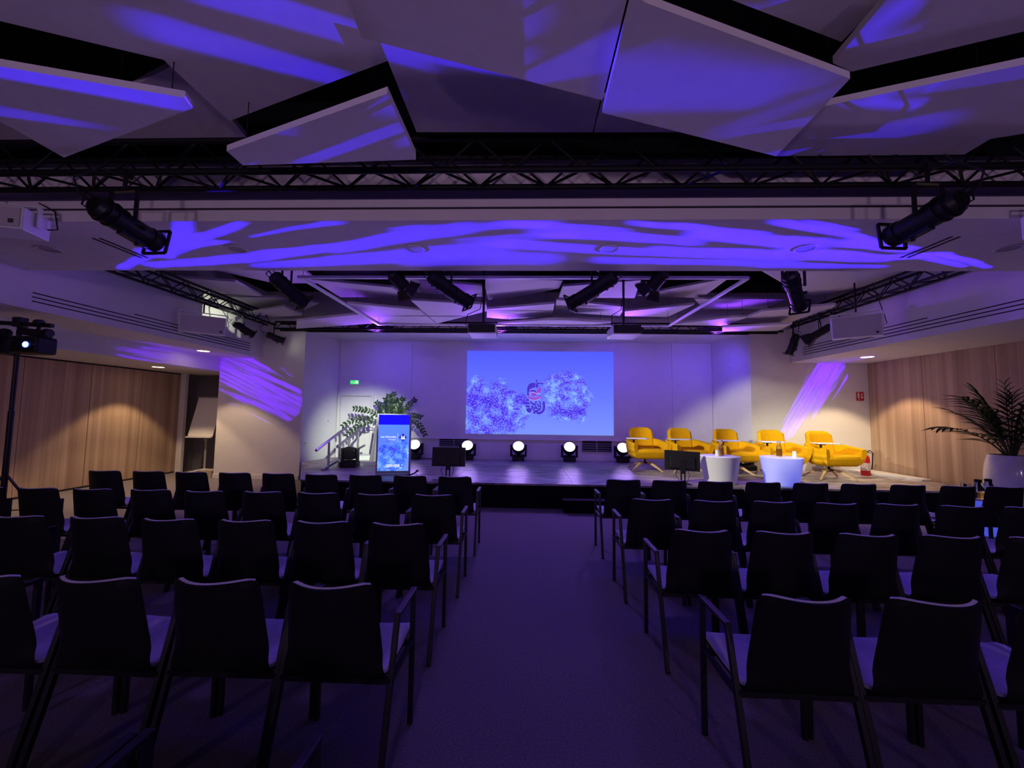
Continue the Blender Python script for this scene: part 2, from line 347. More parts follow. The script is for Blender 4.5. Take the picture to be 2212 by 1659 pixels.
# ------------------------------------------------------------------ stage
stg = thing('stage_platform', 'low stage with glossy grey wood-grain deck and black front skirt', 'stage')
SP = [(-3.75, STAGE_Y), (7.42, STAGE_Y), (7.42, 9.06), (4.90, 9.06), (4.60, 10.20), (-4.76, 10.20), (-5.0, 9.08)]
obj('skirt', MB().prism([(x * .998, y + .02) for x, y in SP], 0.0, STAGE_Z - .03).mesh('skirt', mat('black_stage_skirt', (.004, .004, .005, 1), .9, spec=.15)), stg)
def clip(poly, a, b, c):   # keep a*x+b*y<=c
    out = []
    for i in range(len(poly)):
        p, q = poly[i], poly[(i + 1) % len(poly)]; dp = a * p[0] + b * p[1] - c; dq = a * q[0] + b * q[1] - c
        if dp <= 0: out.append(p)
        if dp * dq < 0: t_ = dp / (dp - dq); out.append((p[0] + t_ * (q[0] - p[0]), p[1] + t_ * (q[1] - p[1])))
    return out
xs = [-5.2, -3.2, -1.2, .8, 2.8, 4.8, 7.6]; yy = [6.7, 8.2, 9.3, 10.4]
for i in range(len(xs) - 1):
    for j in range(len(yy) - 1):
        p = SP
        for a, b, c in ((1, 0, xs[i + 1] - .002), (-1, 0, -xs[i] - .002), (0, 1, yy[j + 1] - .004), (0, -1, -yy[j] - .004)): p = clip(p, a, b, c)
        if len(p) > 2: obj('deck_panel', MB().prism(p, STAGE_Z - .03, STAGE_Z).mesh('deck_panel', M['deck']), stg)
st_ = thing('stage_step', 'low black step box against the stage front beside the aisle', 'step')
obj('tread', MB().box2((.60, 6.50, .185), (1.30, 6.78, .205)).mesh('tread', M['plastic'], bevel=.004), st_)
obj('step_frame', MB().box2((.62, 6.52, 0), (1.28, 6.77, .185)).mesh('step_frame', M['void']), st_)
pl = thing('plinth', 'low white plinth on the stage against the right wood wall', 'plinth', (0, 0, 0))
obj('plinth_body', MB().prism([(6.92, 9.05), (7.40, 9.05), (7.40, 7.75), (7.22, 7.75), (6.92, 8.45)], STAGE_Z, STAGE_Z + .045).mesh('plinth_body', M['whitep'], bevel=.004), pl)

# ------------------------------------------------------------------ hanging acoustic panels
FRONT = [
  (3.33,[(-2.99,1.86),(-1.97,2.15),(-1.99,2.23),(-3.31,2.68),(-3.29,2.07)]),
  (3.62,[(-3.02,1.89),(-2.17,2.21),(-2.17,2.26),(-2.15,2.72),(-0.83,2.24),(-0.82,1.76),(-2.70,1.68)]),
  (3.72,[(-2.86,2.59),(-2.26,2.36),(-2.22,2.83),(-2.25,3.03),(-2.40,3.08),(-4.75,3.07),(-4.17,2.67)]),
  (3.28,[(-2.02,2.55),(-0.77,2.08),(-0.76,2.62),(-0.77,2.66),(-2.02,2.71)]),
  (3.58,[(-0.82,2.08),(0.465,2.50),(0.465,2.82),(-0.81,2.80)]),
  (3.58,[(0.475,2.50),(1.15,2.72),(1.13,2.83),(0.475,2.82)]),
  (3.42,[(-0.83,1.62),(-0.84,1.89),(0.44,2.32),(0.44,1.65)]),
  (3.38,[(0.45,1.67),(0.45,2.37),(1.75,2.81),(1.74,2.14),(0.53,1.71)]),
  (3.66,[(0.76,1.87),(1.76,2.21),(1.80,1.88)]),
  (3.56,[(1.72,1.88),(1.73,2.24),(1.88,2.30),(2.75,2.00),(2.47,1.78),(1.72,1.78)]),
  (3.46,[(1.73,2.47),(2.87,2.09),(3.57,2.63),(3.16,2.76),(3.16,2.93),(1.82,2.93)]),
]
FL = ['lowest front ceiling panel at the left edge, pointed end above the left spotlight', 'large white front ceiling panel at upper left behind the blue light streaks',
 'high white front ceiling panel at left, just above the truss', 'low white front ceiling panel with two blue streaks, left of the middle',
 'high white centre front ceiling panel above the middle of the truss', 'short white front ceiling panel tucked behind the big blue-lit one',
 'white front ceiling panel at the top centre of the picture', 'big blue-lit front ceiling panel right of the middle', 'triangular white front ceiling panel at the top right beside the black gap',
 'white front ceiling panel in the upper right corner', 'low white front ceiling panel at right, resting just above the truss']
REAR = [
  (3.720,[(-5.95,6.36),(-4.95,6.64),(-5.06,7.49),(-5.95,7.28)]),
  (3.880,[(-5.30,6.43),(-3.71,6.43),(-3.79,7.20),(-4.65,7.20)]),
  (3.782,[(-5.95,7.77),(-4.94,7.80),(-4.30,8.20),(-4.87,8.70),(-5.95,8.45)]),
  (3.602,[(-5.95,8.37),(-4.79,7.79),(-4.81,8.51),(-5.59,8.70)]),
  (3.700,[(-3.54,6.45),(-2.34,6.86),(-2.24,7.48),(-3.52,7.47)]),
  (3.476,[(-3.21,7.07),(-2.02,7.54),(-1.96,8.70),(-3.18,8.64)]),
  (3.346,[(-4.61,7.93),(-3.09,7.36),(-3.14,8.14),(-5.06,8.70)]),
  (3.476,[(-2.00,6.88),(-0.72,7.13),(-0.74,7.59),(-1.94,8.70)]),
  (3.850,[(-2.14,6.84),(-0.81,7.22),(-0.87,7.92),(-1.45,7.84),(-2.27,7.60)]),
  (3.820,[(-0.74,6.70),(0.62,6.84),(0.59,7.28),(-0.34,7.95),(-0.77,8.05)]),
  (3.700,[(0.62,6.79),(1.83,6.45),(2.00,7.47),(0.60,7.45)]),
  (3.659,[(0.56,7.46),(1.94,7.94),(2.01,8.70),(0.59,8.33)]),
  (3.643,[(1.98,8.24),(3.18,7.69),(3.02,8.70),(2.05,8.64)]),
  (3.900,[(2.16,8.00),(3.46,6.92),(3.51,8.15)]),
  (3.459,[(3.05,8.64),(4.02,7.91),(4.28,7.90),(4.21,8.70)]),
  (3.750,[(3.49,6.10),(5.72,6.05),(5.72,6.84),(5.22,7.49),(4.40,6.89)]),
  (3.818,[(3.28,7.93),(5.03,7.91),(5.04,8.68),(3.79,8.70)]),
  (3.497,[(4.39,7.59),(5.38,7.14),(5.46,7.30),(5.46,8.58),(4.35,8.10)]),
  (3.339,[(3.97,8.28),(5.15,7.96),(5.27,8.62),(4.17,8.70)]),
  (3.576,[(-0.77,7.84),(0.52,7.42),(0.54,8.39),(-0.37,8.70),(-0.84,8.54)]),
  (3.419,[(-0.60,8.46),(0.54,8.01),(1.74,8.31),(0.63,8.70)]),
]
RL = ['long white panel nearest the left truss', 'white panel behind the beam above the left truss', 'white panel over the left end of the rear truss', 'small white panel beside the lit patch on the left fascia',
 'white panel inside the left bar of the white rail', 'white panel left of the left projector', 'violet-lit panel above the left end of the rear truss', 'white panel above the left projector',
 'high white panel behind the left long spotlight', 'high white panel at the centre behind the beam', 'white panel behind the right long spotlight', 'white panel left of the right projector mount',
 'white panel right of the right projector mount', 'triangular high panel beside the right bar of the white rail', 'violet-lit panel right of the right projector', 'large white panel behind the upright right spotlight',
 'high white panel outside the right bar of the white rail', 'white panel nearest the right truss', 'low panel above the right end of the rear truss', 'white panel between the two projectors', 'violet-lit panel low between the two projectors']
wire = MB().cyl((0, 0, 0), (0, 0, 1), .003, n=6).mesh('suspension_wire', M['black'])
def cloud(z, poly, label, group):
    cx = sum(p[0] for p in poly) / len(poly); cy = sum(p[1] for p in poly) / len(poly)
    o = thing('acoustic_panel', label, 'ceiling panel', (cx, cy, z), 0, group, MB().prism([(x - cx, y - cy) for x, y in poly], 0, .042).mesh('acoustic_panel', M['ceil']))
    for i in (0, len(poly) // 2):
        wv = obj('suspension_wire', wire, o, ((poly[i][0] - cx) * .82, (poly[i][1] - cy) * .82, .042)); wv.scale = (1, 1, ZT - z - .042)
for (z, p), l in zip(FRONT, FL): cloud(z, p, l, 'acoustic panels in front of the beam')
for (z, p), l in zip(REAR, RL): cloud(z, p, 'hanging ' + l + ' over the stage bay', 'acoustic panels over the stage bay')

# ------------------------------------------------------------------ trusses
def truss(name, label, origin, L, axis, s=.235, h=.25, seg=.27, r=.024, faces=('front', 'back', 'bottom')):
    t = thing(name, label, 'truss', origin, 0 if axis == 'x' else pi / 2, 'black lighting trusses')
    ch = MB().cyl((0, 0, 0), (L, 0, 0), r, n=10).mesh('chord', M['truss'], smooth=True)
    for y, z in ((0, 0), (s, 0), (0, h), (s, h)): obj('chord', ch, t, (0, y, z))
    def br(a, b): return MB().cyl(a, b, r * .42, n=6, caps=False).mesh('brace', M['truss'])
    V = {'front': (br((0, 0, 0), (seg, 0, h)), br((0, 0, h), (seg, 0, 0)), 0), 'back': (br((0, 0, 0), (seg, 0, h)), br((0, 0, h), (seg, 0, 0)), s), 'bottom': (br((0, 0, 0), (seg, s, 0)), br((0, s, 0), (seg, 0, 0)), 0)}
    for f in faces:
        for i in range(int(L / seg)):
            k = (i + (f == 'back')) % 2
            obj('brace', V[f][k], t, (i * seg, V[f][2], 0))
    return t
truss('lighting_truss', 'long black lattice truss crossing the hall in front of the pale beam', (-6.6, 2.93, 3.37), 13.2, 'x')
truss('lighting_truss', 'black lattice truss along the left fascia of the stage bay', (-5.62, 4.66, 3.46), 4.2, 'y', .2, .2, .25, .020)
truss('lighting_truss', 'black lattice truss along the right fascia of the stage bay', (5.70, 4.66, 3.46), 4.2, 'y', .2, .2, .25, .020)
truss('lighting_truss', 'thin black lattice truss above the stage front wall opening', (-5.6, 8.80, 3.37), 11.1, 'x', .2, .15, .2, .020, ('front', 'bottom'))

# white suspended rail frame over the stage bay
rf = thing('suspended_rail', 'white rectangular rail frame hanging under the panels of the stage bay', 'rail')
for a, b in (((-3.05, 5.23), (2.85, 5.23)), ((-3.05, 8.12), (2.85, 8.12)), ((-3.02, 5.23), (-3.02, 8.12)), ((2.85, 5.23), (2.85, 8.12))):
    obj('rail_bar', MB().bar((*a, 3.325), (*b, 3.325), .05, .035).mesh('rail_bar', M['whitep'], bevel=.004), rf)
for x, y in ((-3.0, 5.26), (2.82, 5.26), (-3.0, 8.1), (2.82, 8.1)): obj('suspension_wire', wire, rf, (x, y, 3.34)).scale = (1, 1, .95)

# ------------------------------------------------------------------ soffit downlights
warm = emis('downlight_glow', (1.0, .72, .42, 1), 14.0)
def downlight(x, y, z, label, watts=None):
    t = thing('downlight', label, 'ceiling light', (x, y, z), 0, 'warm soffit downlights')
    obj('trim_ring', MB().lathe([(.10, -.002), (.115, -.008), (.12, 0), (.10, 0)], 28, capb=False, capt=False).mesh('trim_ring', M['whitep'], smooth=True), t)
    obj('lens', MB().lathe([(.10, -.004), (.10, -.001)], 28).mesh('lens', warm), t)
    spot('downlight_lamp', (x, y, z - .03), (x, y, 0), watts or E_DOWN, (1.0, .70, .40), 96, .25, .05)
downlight(-6.58, 8.04, 2.74, 'lit round downlight in the left white soffit near the purple light patch')
downlight(-7.75, 8.30, 2.43, 'lit round downlight in the low ceiling beside the left wood partition')
downlight(6.65, 8.10, 2.73, 'lit round downlight in the right white soffit above the last armchair', E_DOWN * 1.5)
downlight(-7.60, 4.95, 2.43, 'lit round downlight in the low left ceiling behind the tripod lamp stand', E_DOWN * 1.1)

# ================================================================== AUDIENCE CHAIRS
def chair_meshes():
    # local: +Y towards the stage, front feet at y=0; seat shell and pad are one bent sheet each
    def prof(t):   # t 0..1 from seat front edge to back top: y, z, half width
        if t < .45:
            a = t / .45; y = .075 - .395 * a; z = .450 - .012 * sin(a * pi) - .012 * a + .0 * a; hw = .222
            if a < .12: z -= (.12 - a) * .12
        elif t < .60:
            a = (t - .45) / .15; th = a * radians(70); y = -.32 - .075 * sin(th); z = .438 - .0 + .075 * (1 - cos(th)); hw = .222 - .013 * a
        else:
            a = (t - .60) / .40; y0 = -.32 - .075 * sin(radians(70)); z0 = .438 + .075 * (1 - cos(radians(70)))
            y = y0 - .098 * a; z = z0 + (.842 - z0) * a; hw = .209 - .026 * a
        return y, z, hw
    nu, nv = 26, 15
    def sheet(off, inset, t0=0.0, t1=1.0):
        rows = []
        for i in range(nu):
            t = t0 + (t1 - t0) * i / (nu - 1); y, z, hw = prof(t)
            y2, z2, _ = prof(min(1, t + .01)); y1, z1, _ = prof(max(0, t - .01)); d = Vector((y2 - y1, z2 - z1)).normalized(); nrm = Vector((d.y, -d.x)) * -1  # normal towards sitter
            if nrm.y < 0 and t < .4: nrm = -nrm
            if t >= .4 and nrm.x < 0: nrm = -nrm
            row = []
            e = max(0, (t - .965) / .035); f = max(0, (.05 - t) / .05)
            for j in range(nv):
                s_ = -1 + 2 * j / (nv - 1); x = s_ * (hw - inset * (1 + 1.6 * max(0, min(1, (t - .45) / .15)))) * (1 - .022 * e * e) * (1 - .05 * f * f)
                back = max(0, min(1, (t - .5) / .15)); dish = (.050 + .030 * max(0, (t - .6) / .4)) * s_ * s_ * back
                bow = .006 * (1 - s_ * s_) * (1 - back)
                corner = -.010 * e * abs(s_) ** 12
                row.append(Vector((x, y + nrm.x * off + dish, z + nrm.y * off - bow + corner)))
            rows.append(row)
        return rows
    A, B = sheet(.0, 0), sheet(-.012, .004); P1, P0 = sheet(.012, .008, .015, 1.0), sheet(.0005, .004, .015, 1.0)
    out = [('shell', MB().slab(A, B, nu, nv).mesh('shell', M['shell'], smooth=True, fix=True)), ('seat_upholstery', MB().slab(P1, P0, nu, nv).mesh('seat_upholstery', M['pad'], smooth=True, fix=True))]
    X = .2375; tw = .024
    def side(s):
        x = s * X
        return [('leg', MB().bar((x, 0, 0), (x, 0, .655), tw, .026).mesh('leg', M['legs'], bevel=.003)),
                ('leg', MB().bar((x, -.455, 0), (x, -.258, .655), tw, .026, (0, 1, 0)).mesh('leg', M['legs'], bevel=.003)),
                ('armrest', MB().bar((x, .012, .646), (x, -.272, .646), .030, .020).mesh('armrest', M['legs'], bevel=.004)),
                ('side_rail', MB().bar((x, 0, .405), (x, -.34, .405), .018, .022).mesh('side_rail', M['legs']))]
    out += side(-1) + side(1)
    out += [('crossbar', MB().bar((-X, -.335, .410), (X, -.335, .410), .024, .022).mesh('crossbar', M['legs'])), ('crossbar', MB().bar((-X, -.03, .400), (X, -.03, .400), .024, .022).mesh('crossbar', M['legs']))]
    out += [('foot_glide', MB().cyl((s * X, y, 0), (s * X, y, .012), .015, n=10).mesh('foot_glide', M['rubber'])) for s in (-1, 1) for y in (0, -.455)]
    return out
CH = chair_meshes()
ORD = ['first', 'second', 'third', 'fourth', 'fifth', 'sixth', 'seventh', 'eighth', 'ninth', 'tenth']
ROWS = [('front row', 5.0, -.775, 9, 1.085, 10), ('second row', 3.97, -.795, 9, 1.09, 7), ('third row', 3.065, -.81, 6, 1.115, 5), ('fourth row', 2.14, -.795, 4, 1.125, 3), ('nearest row', 1.16, -.81, 2, 0, 0)]
def place_chair(x, y, rz, label, grp):
    c = thing('conference_chair', label, 'chair', (x, y, 0), rz, grp)
    for nm, me in CH: obj(nm, me, c)
    return c
for rn, y, xl, nl, xr, nr in ROWS:
    for i in range(nl):
        jx, jy, jr = (random.uniform(-.006, .006), random.uniform(-.012, .012), random.uniform(-.012, .012))
        x = xl - .5025 * i
        place_chair(x + jx, y + jy - .004 * i, jr + (.02 * max(0, i - 6)), f'black conference chair with light seat, {ORD[i]} from the aisle, {rn} of the left block', 'conference chairs in rows')
    for i in range(nr):
        jx, jy, jr = (random.uniform(-.006, .006), random.uniform(-.012, .012), random.uniform(-.012, .012))
        x = xr + .502 * i
        place_chair(x + jx, y + jy - .006 * i, jr - (.05 * max(0, i - 7)), f'black conference chair with light seat, {ORD[i]} from the aisle, {rn} of the right block', 'conference chairs in rows')
# hanging tag hook on a fourth-row chair back, printed sheet on a front-row seat
tg = thing('paper_sheet', 'printed white sheet lying on a front-row seat near the right end', 'paper', (4.60, 4.90, .468), .12)
obj('sheet', MB().box((0, 0, 0), (.21, .30, .0015)).mesh('sheet', M['paper']), tg)
obj('print_line', MB().box((.0, -.05, .0012), (.13, .014, .0006)).box((-.01, -.085, .0012), (.10, .010, .0006)).box((.0, -.11, .0012), (.13, .006, .0006)).mesh('print_line', M['ink']), tg)
ft = thing('paper_sheet', 'pale paper lying on the floor under the fourth-row chairs near the right edge', 'paper', (3.05, 3.42, .002), -.5)
obj('sheet', MB().box((0, 0, 0), (.21, .297, .002)).mesh('sheet', M['paper']), ft)

# ================================================================== LIGHTING FIXTURES
def orient(A, B):
    d = (Vector(B) - Vector(A)).normalized(); s = d.cross(Vector((0, 0, 1))).normalized(); return d, s
coolglow = emis('spot_lens_glow', (.95, 1.0, .80, 1), 6.0)
lensdark = mat('dark_lens_glass', (.02, .02, .03, 1), .08, coat=.6)
def profile_spot(A, B, ztop, label, lit=False, rad=1.0, barn=False, grp='long theatre spotlights'):
    A, B = Vector(A), Vector(B); d, s = orient(A, B); L = (B - A).length; P = A + d * L * .42; up = s.cross(d)
    t = thing('theatre_spotlight', label, 'spotlight', P, 0, grp)
    m = lambda p: Vector(p) - P
    r = .085 * rad
    obj('lamp_housing', MB().cyl(m(A + d * .03), m(A + d * L * .40), r, r * 1.05, 18).cyl(m(A), m(A + d * .03), r * .7, r, 18).cyl(m(A + d * L * .12), m(A + d * L * .14), r * 1.14, n=18).cyl(m(A + d * L * .24), m(A + d * L * .26), r * 1.14, n=18).mesh('lamp_housing', M['black'], smooth=True), t)
    if not barn:
        obj('barrel', MB().cyl(m(A + d * L * .38), m(A + d * L * .86), r * .92, n=18).bar(m(A + d * L * .42 - up * r), m(A + d * L * .82 - up * r), .05 * rad, .03 * rad, up).mesh('barrel', M['black'], smooth=True), t)
        obj('focus_knob', MB().cyl(m(A + d * L * .6 + s * r * .9), m(A + d * L * .6 + s * (r + .03)), .016, n=10).cyl(m(A + d * L * .7 - up * r), m(A + d * L * .7 - up * (r + .035)), .014, n=10).mesh('focus_knob', M['black']), t)
        obj('lens_tube', MB().cyl(m(A + d * L * .84), m(B), r * 1.02, n=18, caps=False).cyl(m(A + d * L * .84), m(A + d * L * .85), r * 1.02, n=18).mesh('lens_tube', M['black'], smooth=True), t)
        g = .10 * rad
        fb = MB()
        for a, b in ((s * g + up * g, s * -g + up * g), (s * -g + up * g, s * -g - up * g), (s * -g - up * g, s * g - up * g), (s * g - up * g, s * g + up * g)): fb.bar(m(B + a), m(B + b), .022, .014, d)
        obj('gel_frame', fb.mesh('gel_frame', M['black']), t)
    else:
        obj('barrel', MB().cyl(m(A + d * L * .38), m(A + d * L * .70), r * 1.0, r * 1.1, 18).mesh('barrel', M['black'], smooth=True), t)
        for a, b in ((s, up), (-s, up), (up, s), (-up, s)):
            o_ = A + d * L * .70 + a * r * 1.02; e_ = B + a * r * 1.9
            obj('barn_door', MB().add([m(o_ - b * r), m(o_ + b * r), m(e_ + b * r * 1.5), m(e_ - b * r * 1.5), m(o_ - b * r + a * .004), m(o_ + b * r + a * .004), m(e_ + b * r * 1.5 + a * .004), m(e_ - b * r * 1.5 + a * .004)], [(0, 1, 2, 3), (7, 6, 5, 4), (0, 4, 5, 1), (1, 5, 6, 2), (2, 6, 7, 3), (3, 7, 4, 0)]).mesh('barn_door', M['black']), t)
    lp = B - d * (.02 if not barn else L * .28)
    obj('lens', MB().cyl(m(lp - d * .012), m(lp), r * .9, n=20).mesh('lens', coolglow if lit else lensdark), t)
    top = Vector((P.x, P.y, ztop)); ya = min(.24 * rad, max(.08, (ztop - P.z) * .7)); w_ = r * 1.3
    yk = MB()
    for k in (-1, 1): yk.bar(m(P + s * w_ * k), m(P + s * w_ * k + Vector((0, 0, ya))), .012, .03, s)
    yk.bar(m(P - s * w_ + Vector((0, 0, ya))), m(P + s * w_ + Vector((0, 0, ya))), .03, .012)
    obj('yoke', yk.mesh('yoke', M['black']), t)
    obj('clamp', MB().cyl(m(P + Vector((0, 0, ya))), m(top), .014, n=10).box(m(top - Vector((0, 0, .01))), (.05, .07, .06)).mesh('clamp', M['black']), t)
    a0 = A - d * .01
    obj('rear_handle', MB().tube([m(a0 + up * r * .6), m(a0 - d * .05 + up * r * .6), m(a0 - d * .05 - up * r * .6), m(a0 - up * r * .6)], .006, 6).mesh('rear_handle', M['black']), t)
    pts = [m(a0), m(a0 - d * .09 + Vector((0, 0, .02))), m(a0 - d * .12 + Vector((0, 0, .10))), m((a0 + top) / 2 + Vector((0, 0, .10)) - d * .07), m(top - Vector((0, 0, .03)))]
    obj('cable', MB().tube(pts, .007, 6).mesh('cable', M['rubber'], smooth=True), t)
    return t, B, d
profile_spot((-3.11, 2.72, 3.01), (-3.08, 3.2, 2.93), 3.36, 'black theatre spotlight hanging under the front truss at left')
profile_spot((2.90, 2.72, 3.02), (2.86, 3.2, 2.97), 3.36, 'black theatre spotlight hanging under the front truss at right')
bar_ = thing('lighting_bar', 'black pipe behind the pale beam carrying the row of spotlights', 'pipe', me=MB().cyl((-3.7, 4.86, 3.46), (4.0, 4.86, 3.46), .024, n=12).mesh('lighting_bar', M['truss'], smooth=True))
for x in (-3.2, 0, 3.5): obj('suspension_wire', wire, bar_, (x, 4.86, 3.48)).scale = (2, 2, .82)
profile_spot((-3.09, 4.75, 3.19), (-2.88, 5.10, 2.94), 3.44, 'black spotlight left of the white rail frame, pointing down to the right')
profile_spot((-1.67, 4.85, 3.26), (-1.50, 5.08, 3.08), 3.44, 'short black spotlight with barn doors, left of the two in the middle', barn=True, rad=.9)
profile_spot((-1.16, 4.75, 3.18), (-.73, 5.10, 2.95), 3.44, 'long black spotlight above the left projector pointing right')
profile_spot((1.05, 4.75, 3.18), (.56, 5.10, 2.94), 3.44, 'long black spotlight above the right projector pointing left')
profile_spot((1.67, 4.85, 3.28), (1.51, 5.08, 3.08), 3.44, 'short black spotlight with barn doors, right of the two in the middle', barn=True, rad=.9)
profile_spot((3.06, 4.75, 3.22), (3.40, 5.10, 2.91), 3.44, 'black spotlight right of the white rail frame with a blue-lit side')
profile_spot((-5.66, 7.6, 3.23), (-5.47, 7.9, 3.06), 3.45, 'small black spotlight under the left truss beside the white loudspeaker', True, .8)
profile_spot((-5.66, 8.6, 3.20), (-5.38, 8.8, 3.09), 3.45, 'small black spotlight at the far end of the left truss', True, .8)
profile_spot((5.56, 7.5, 3.21), (5.26, 7.8, 2.97), 3.45, 'small black spotlight with barn doors beside the right white loudspeaker', False, .8, True)
profile_spot((5.59, 8.5, 3.25), (5.47, 8.6, 2.84), 3.45, 'small black spotlight with a bright lens at the far end of the right truss', True, .85)
# the light they throw on the stage
KEYC = (1.0, .93, .66)
spot('key_lamp', (-.68, 5.16, 2.92), (4.3, 8.6, .70), E_KEY * 1.35, KEYC, 34, .45, .05)
spot('key_lamp', (3.46, 5.18, 2.86), (5.6, 8.5, .50), E_KEY * .78, KEYC, 42, .8, .05)
spot('key_lamp', (-1.44, 5.20, 2.99), (-4.05, 10.2, .80), E_KEY * 2.7, (.90, 1.0, .80), 29, 1.0, .05)
spot('key_lamp', (5.45, 8.62, 2.76), (5.75, 8.2, .4), E_KEY * .04, KEYC, 70, .8, .04)

def shutter(T, dx, dy, dz):   # rectangular framing shutters, thrown on the left fascia
    fx = T.m('MAXIMUM', T.m('MULTIPLY', dx, -1.0), .05); Y = T.m('ADD', T.m('MULTIPLY', T.m('DIVIDE', dy, fx), .59), 7.55); Z = T.m('ADD', T.m('MULTIPLY', T.m('DIVIDE', dz, fx), .59), 3.30)
    return T.m('MULTIPLY', T.m('MULTIPLY', T.step(Y, 7.28, 7.31), T.m('SUBTRACT', 1.0, T.step(Y, 8.33, 8.36))), T.m('MULTIPLY', T.step(Z, 3.05, 3.08), T.m('SUBTRACT', 1.0, T.step(Z, 3.72, 3.76))))
gobo(spot('truss_lamp', (-5.45, 7.55, 3.30), (-6.04, 7.9, 3.45), 16.0, (.95, 1.0, .78), 170, .1, .01), shutter)

# moving wash heads along the back of the stage
washglow = emis('wash_lens_glow', (.78, .66, 1.0, 1), 3.0)
WASHC = (.46, .27, 1.0)
def wash_head(x, y, label, rz):
    t = thing('wash_light', label, 'stage light', (x, y, STAGE_Z), rz, 'moving wash lights along the stage back'); t.scale = (1.22, 1.22, 1.22)
    obj('base', MB().box((0, 0, .045), (.24, .20, .09)).mesh('base', M['plastic'], bevel=.012), t)
    yk = obj('yoke', MB().box((-.145, 0, .20), (.04, .10, .24)).box((.145, 0, .20), (.04, .10, .24)).box((0, 0, .10), (.33, .12, .035)).mesh('yoke', M['plastic'], bevel=.012), t)
    d = Vector((0, -.80, .60)).normalized(); c = Vector((0, 0, .25))
    obj('head', MB().cyl(c - d * .11, c - d * .02, .085, .125, 22).cyl(c - d * .02, c + d * .07, .125, .120, 22).mesh('head', M['plastic'], smooth=True), t)
    obj('lens', MB().cyl(c + d * .065, c + d * .076, .108, n=24).mesh('lens', washglow), t)
    p = Vector((x, y, STAGE_Z)) + Matrix.Rotation(rz, 3, 'Z') @ ((c + d * .12) * 1.22); dd = Matrix.Rotation(rz, 3, 'Z') @ d
    spot('wash_lamp', p, p + dd, E_WASH, WASHC, 120, .9, .22)
wl_ = ['leftmost, beside the digital sign', 'second from the left, behind the left monitor', 'in the middle under the projection', 'fourth from the left under the projection', 'rightmost, beside the first yellow armchair']
for x, l, rz in zip((-2.70, -1.40, -.155, 1.08, 2.36), wl_, (.06, .03, 0, -.03, -.06)): wash_head(x, 10.02, 'moving wash light with glowing white lens, ' + l, rz)
# violet wash on the stage wall from LED bars on the rear truss
for i, x in enumerate((-3.4, -.6, 2.2, 4.2)):
    t = thing('led_bar', ['leftmost', 'second from left', 'third from left', 'rightmost'][i] + ' slim black LED bar on the thin truss above the stage', 'stage light', (x, 9.02, 3.46), 0, 'LED bars on the rear truss')
    obj('bar_housing', MB().box((0, 0, 0), (.8, .05, .05)).mesh('bar_housing', M['black'], bevel=.006), t)
    obj('bracket', MB().box((-.25, 0, .02), (.03, .03, .10)).box((.25, 0, .02), (.03, .03, .10)).mesh('bracket', M['black']), t)
    spot('audience_wash_lamp', (x, 9.06, 3.30), (x * .95, 5.8, .3), E_AUD * 1.15, (.27, .13, 1.0), 66, .9, .12)
    spot('panel_wash_lamp', (x, 9.04, 3.28), (x, 6.6, 3.75), E_AUD * 1.6, (.24, .05, 1.0), 84, .9, .12)
    spot('wall_wash_lamp', (x, 8.98, 3.30), (x * .98, BACK_Y, 1.7), E_WALLWASH, (.09, .035, 1.0), 150, 1.0, .12)

# parked black moving heads
def moving_head(x, y, label, rz):
    t = thing('moving_head', label, 'stage light', (x, y, STAGE_Z), rz, 'parked black moving heads')
    obj('base', MB().box((0, 0, .055), (.34, .30, .11)).mesh('base', M['plastic'], bevel=.02), t)
    obj('yoke', MB().box((-.15, 0, .24), (.05, .13, .30)).box((.15, 0, .24), (.05, .13, .30)).box((0, 0, .12), (.35, .14, .04)).mesh('yoke', M['plastic'], bevel=.02), t)
    obj('head', MB().add([(-.11, -.10, .16), (.11, -.10, .16), (.11, .10, .16), (-.11, .10, .16), (-.125, -.11, .36), (.125, -.11, .36), (.125, .11, .34), (-.125, .11, .34), (-.07, -.08, .42), (.10, -.08, .39), (.10, .08, .39), (-.07, .08, .42)],
        [(3, 2, 1, 0), (0, 1, 5, 4), (1, 2, 6, 5), (2, 3, 7, 6), (3, 0, 4, 7), (4, 5, 9, 8), (5, 6, 10, 9), (6, 7, 11, 10), (7, 4, 8, 11), (8, 9, 10, 11)]).mesh('head', M['plastic'], bevel=.02), t)
    obj('lens', MB().cyl((.0, -.105, .22), (.0, -.122, .22), .05, n=18).mesh('lens', lensdark), t)
moving_head(-3.62, 8.42, 'parked black moving head on the stage beside the handrails', .1)
moving_head(4.72, 8.98, 'parked black moving head behind the fourth yellow armchair', .2)

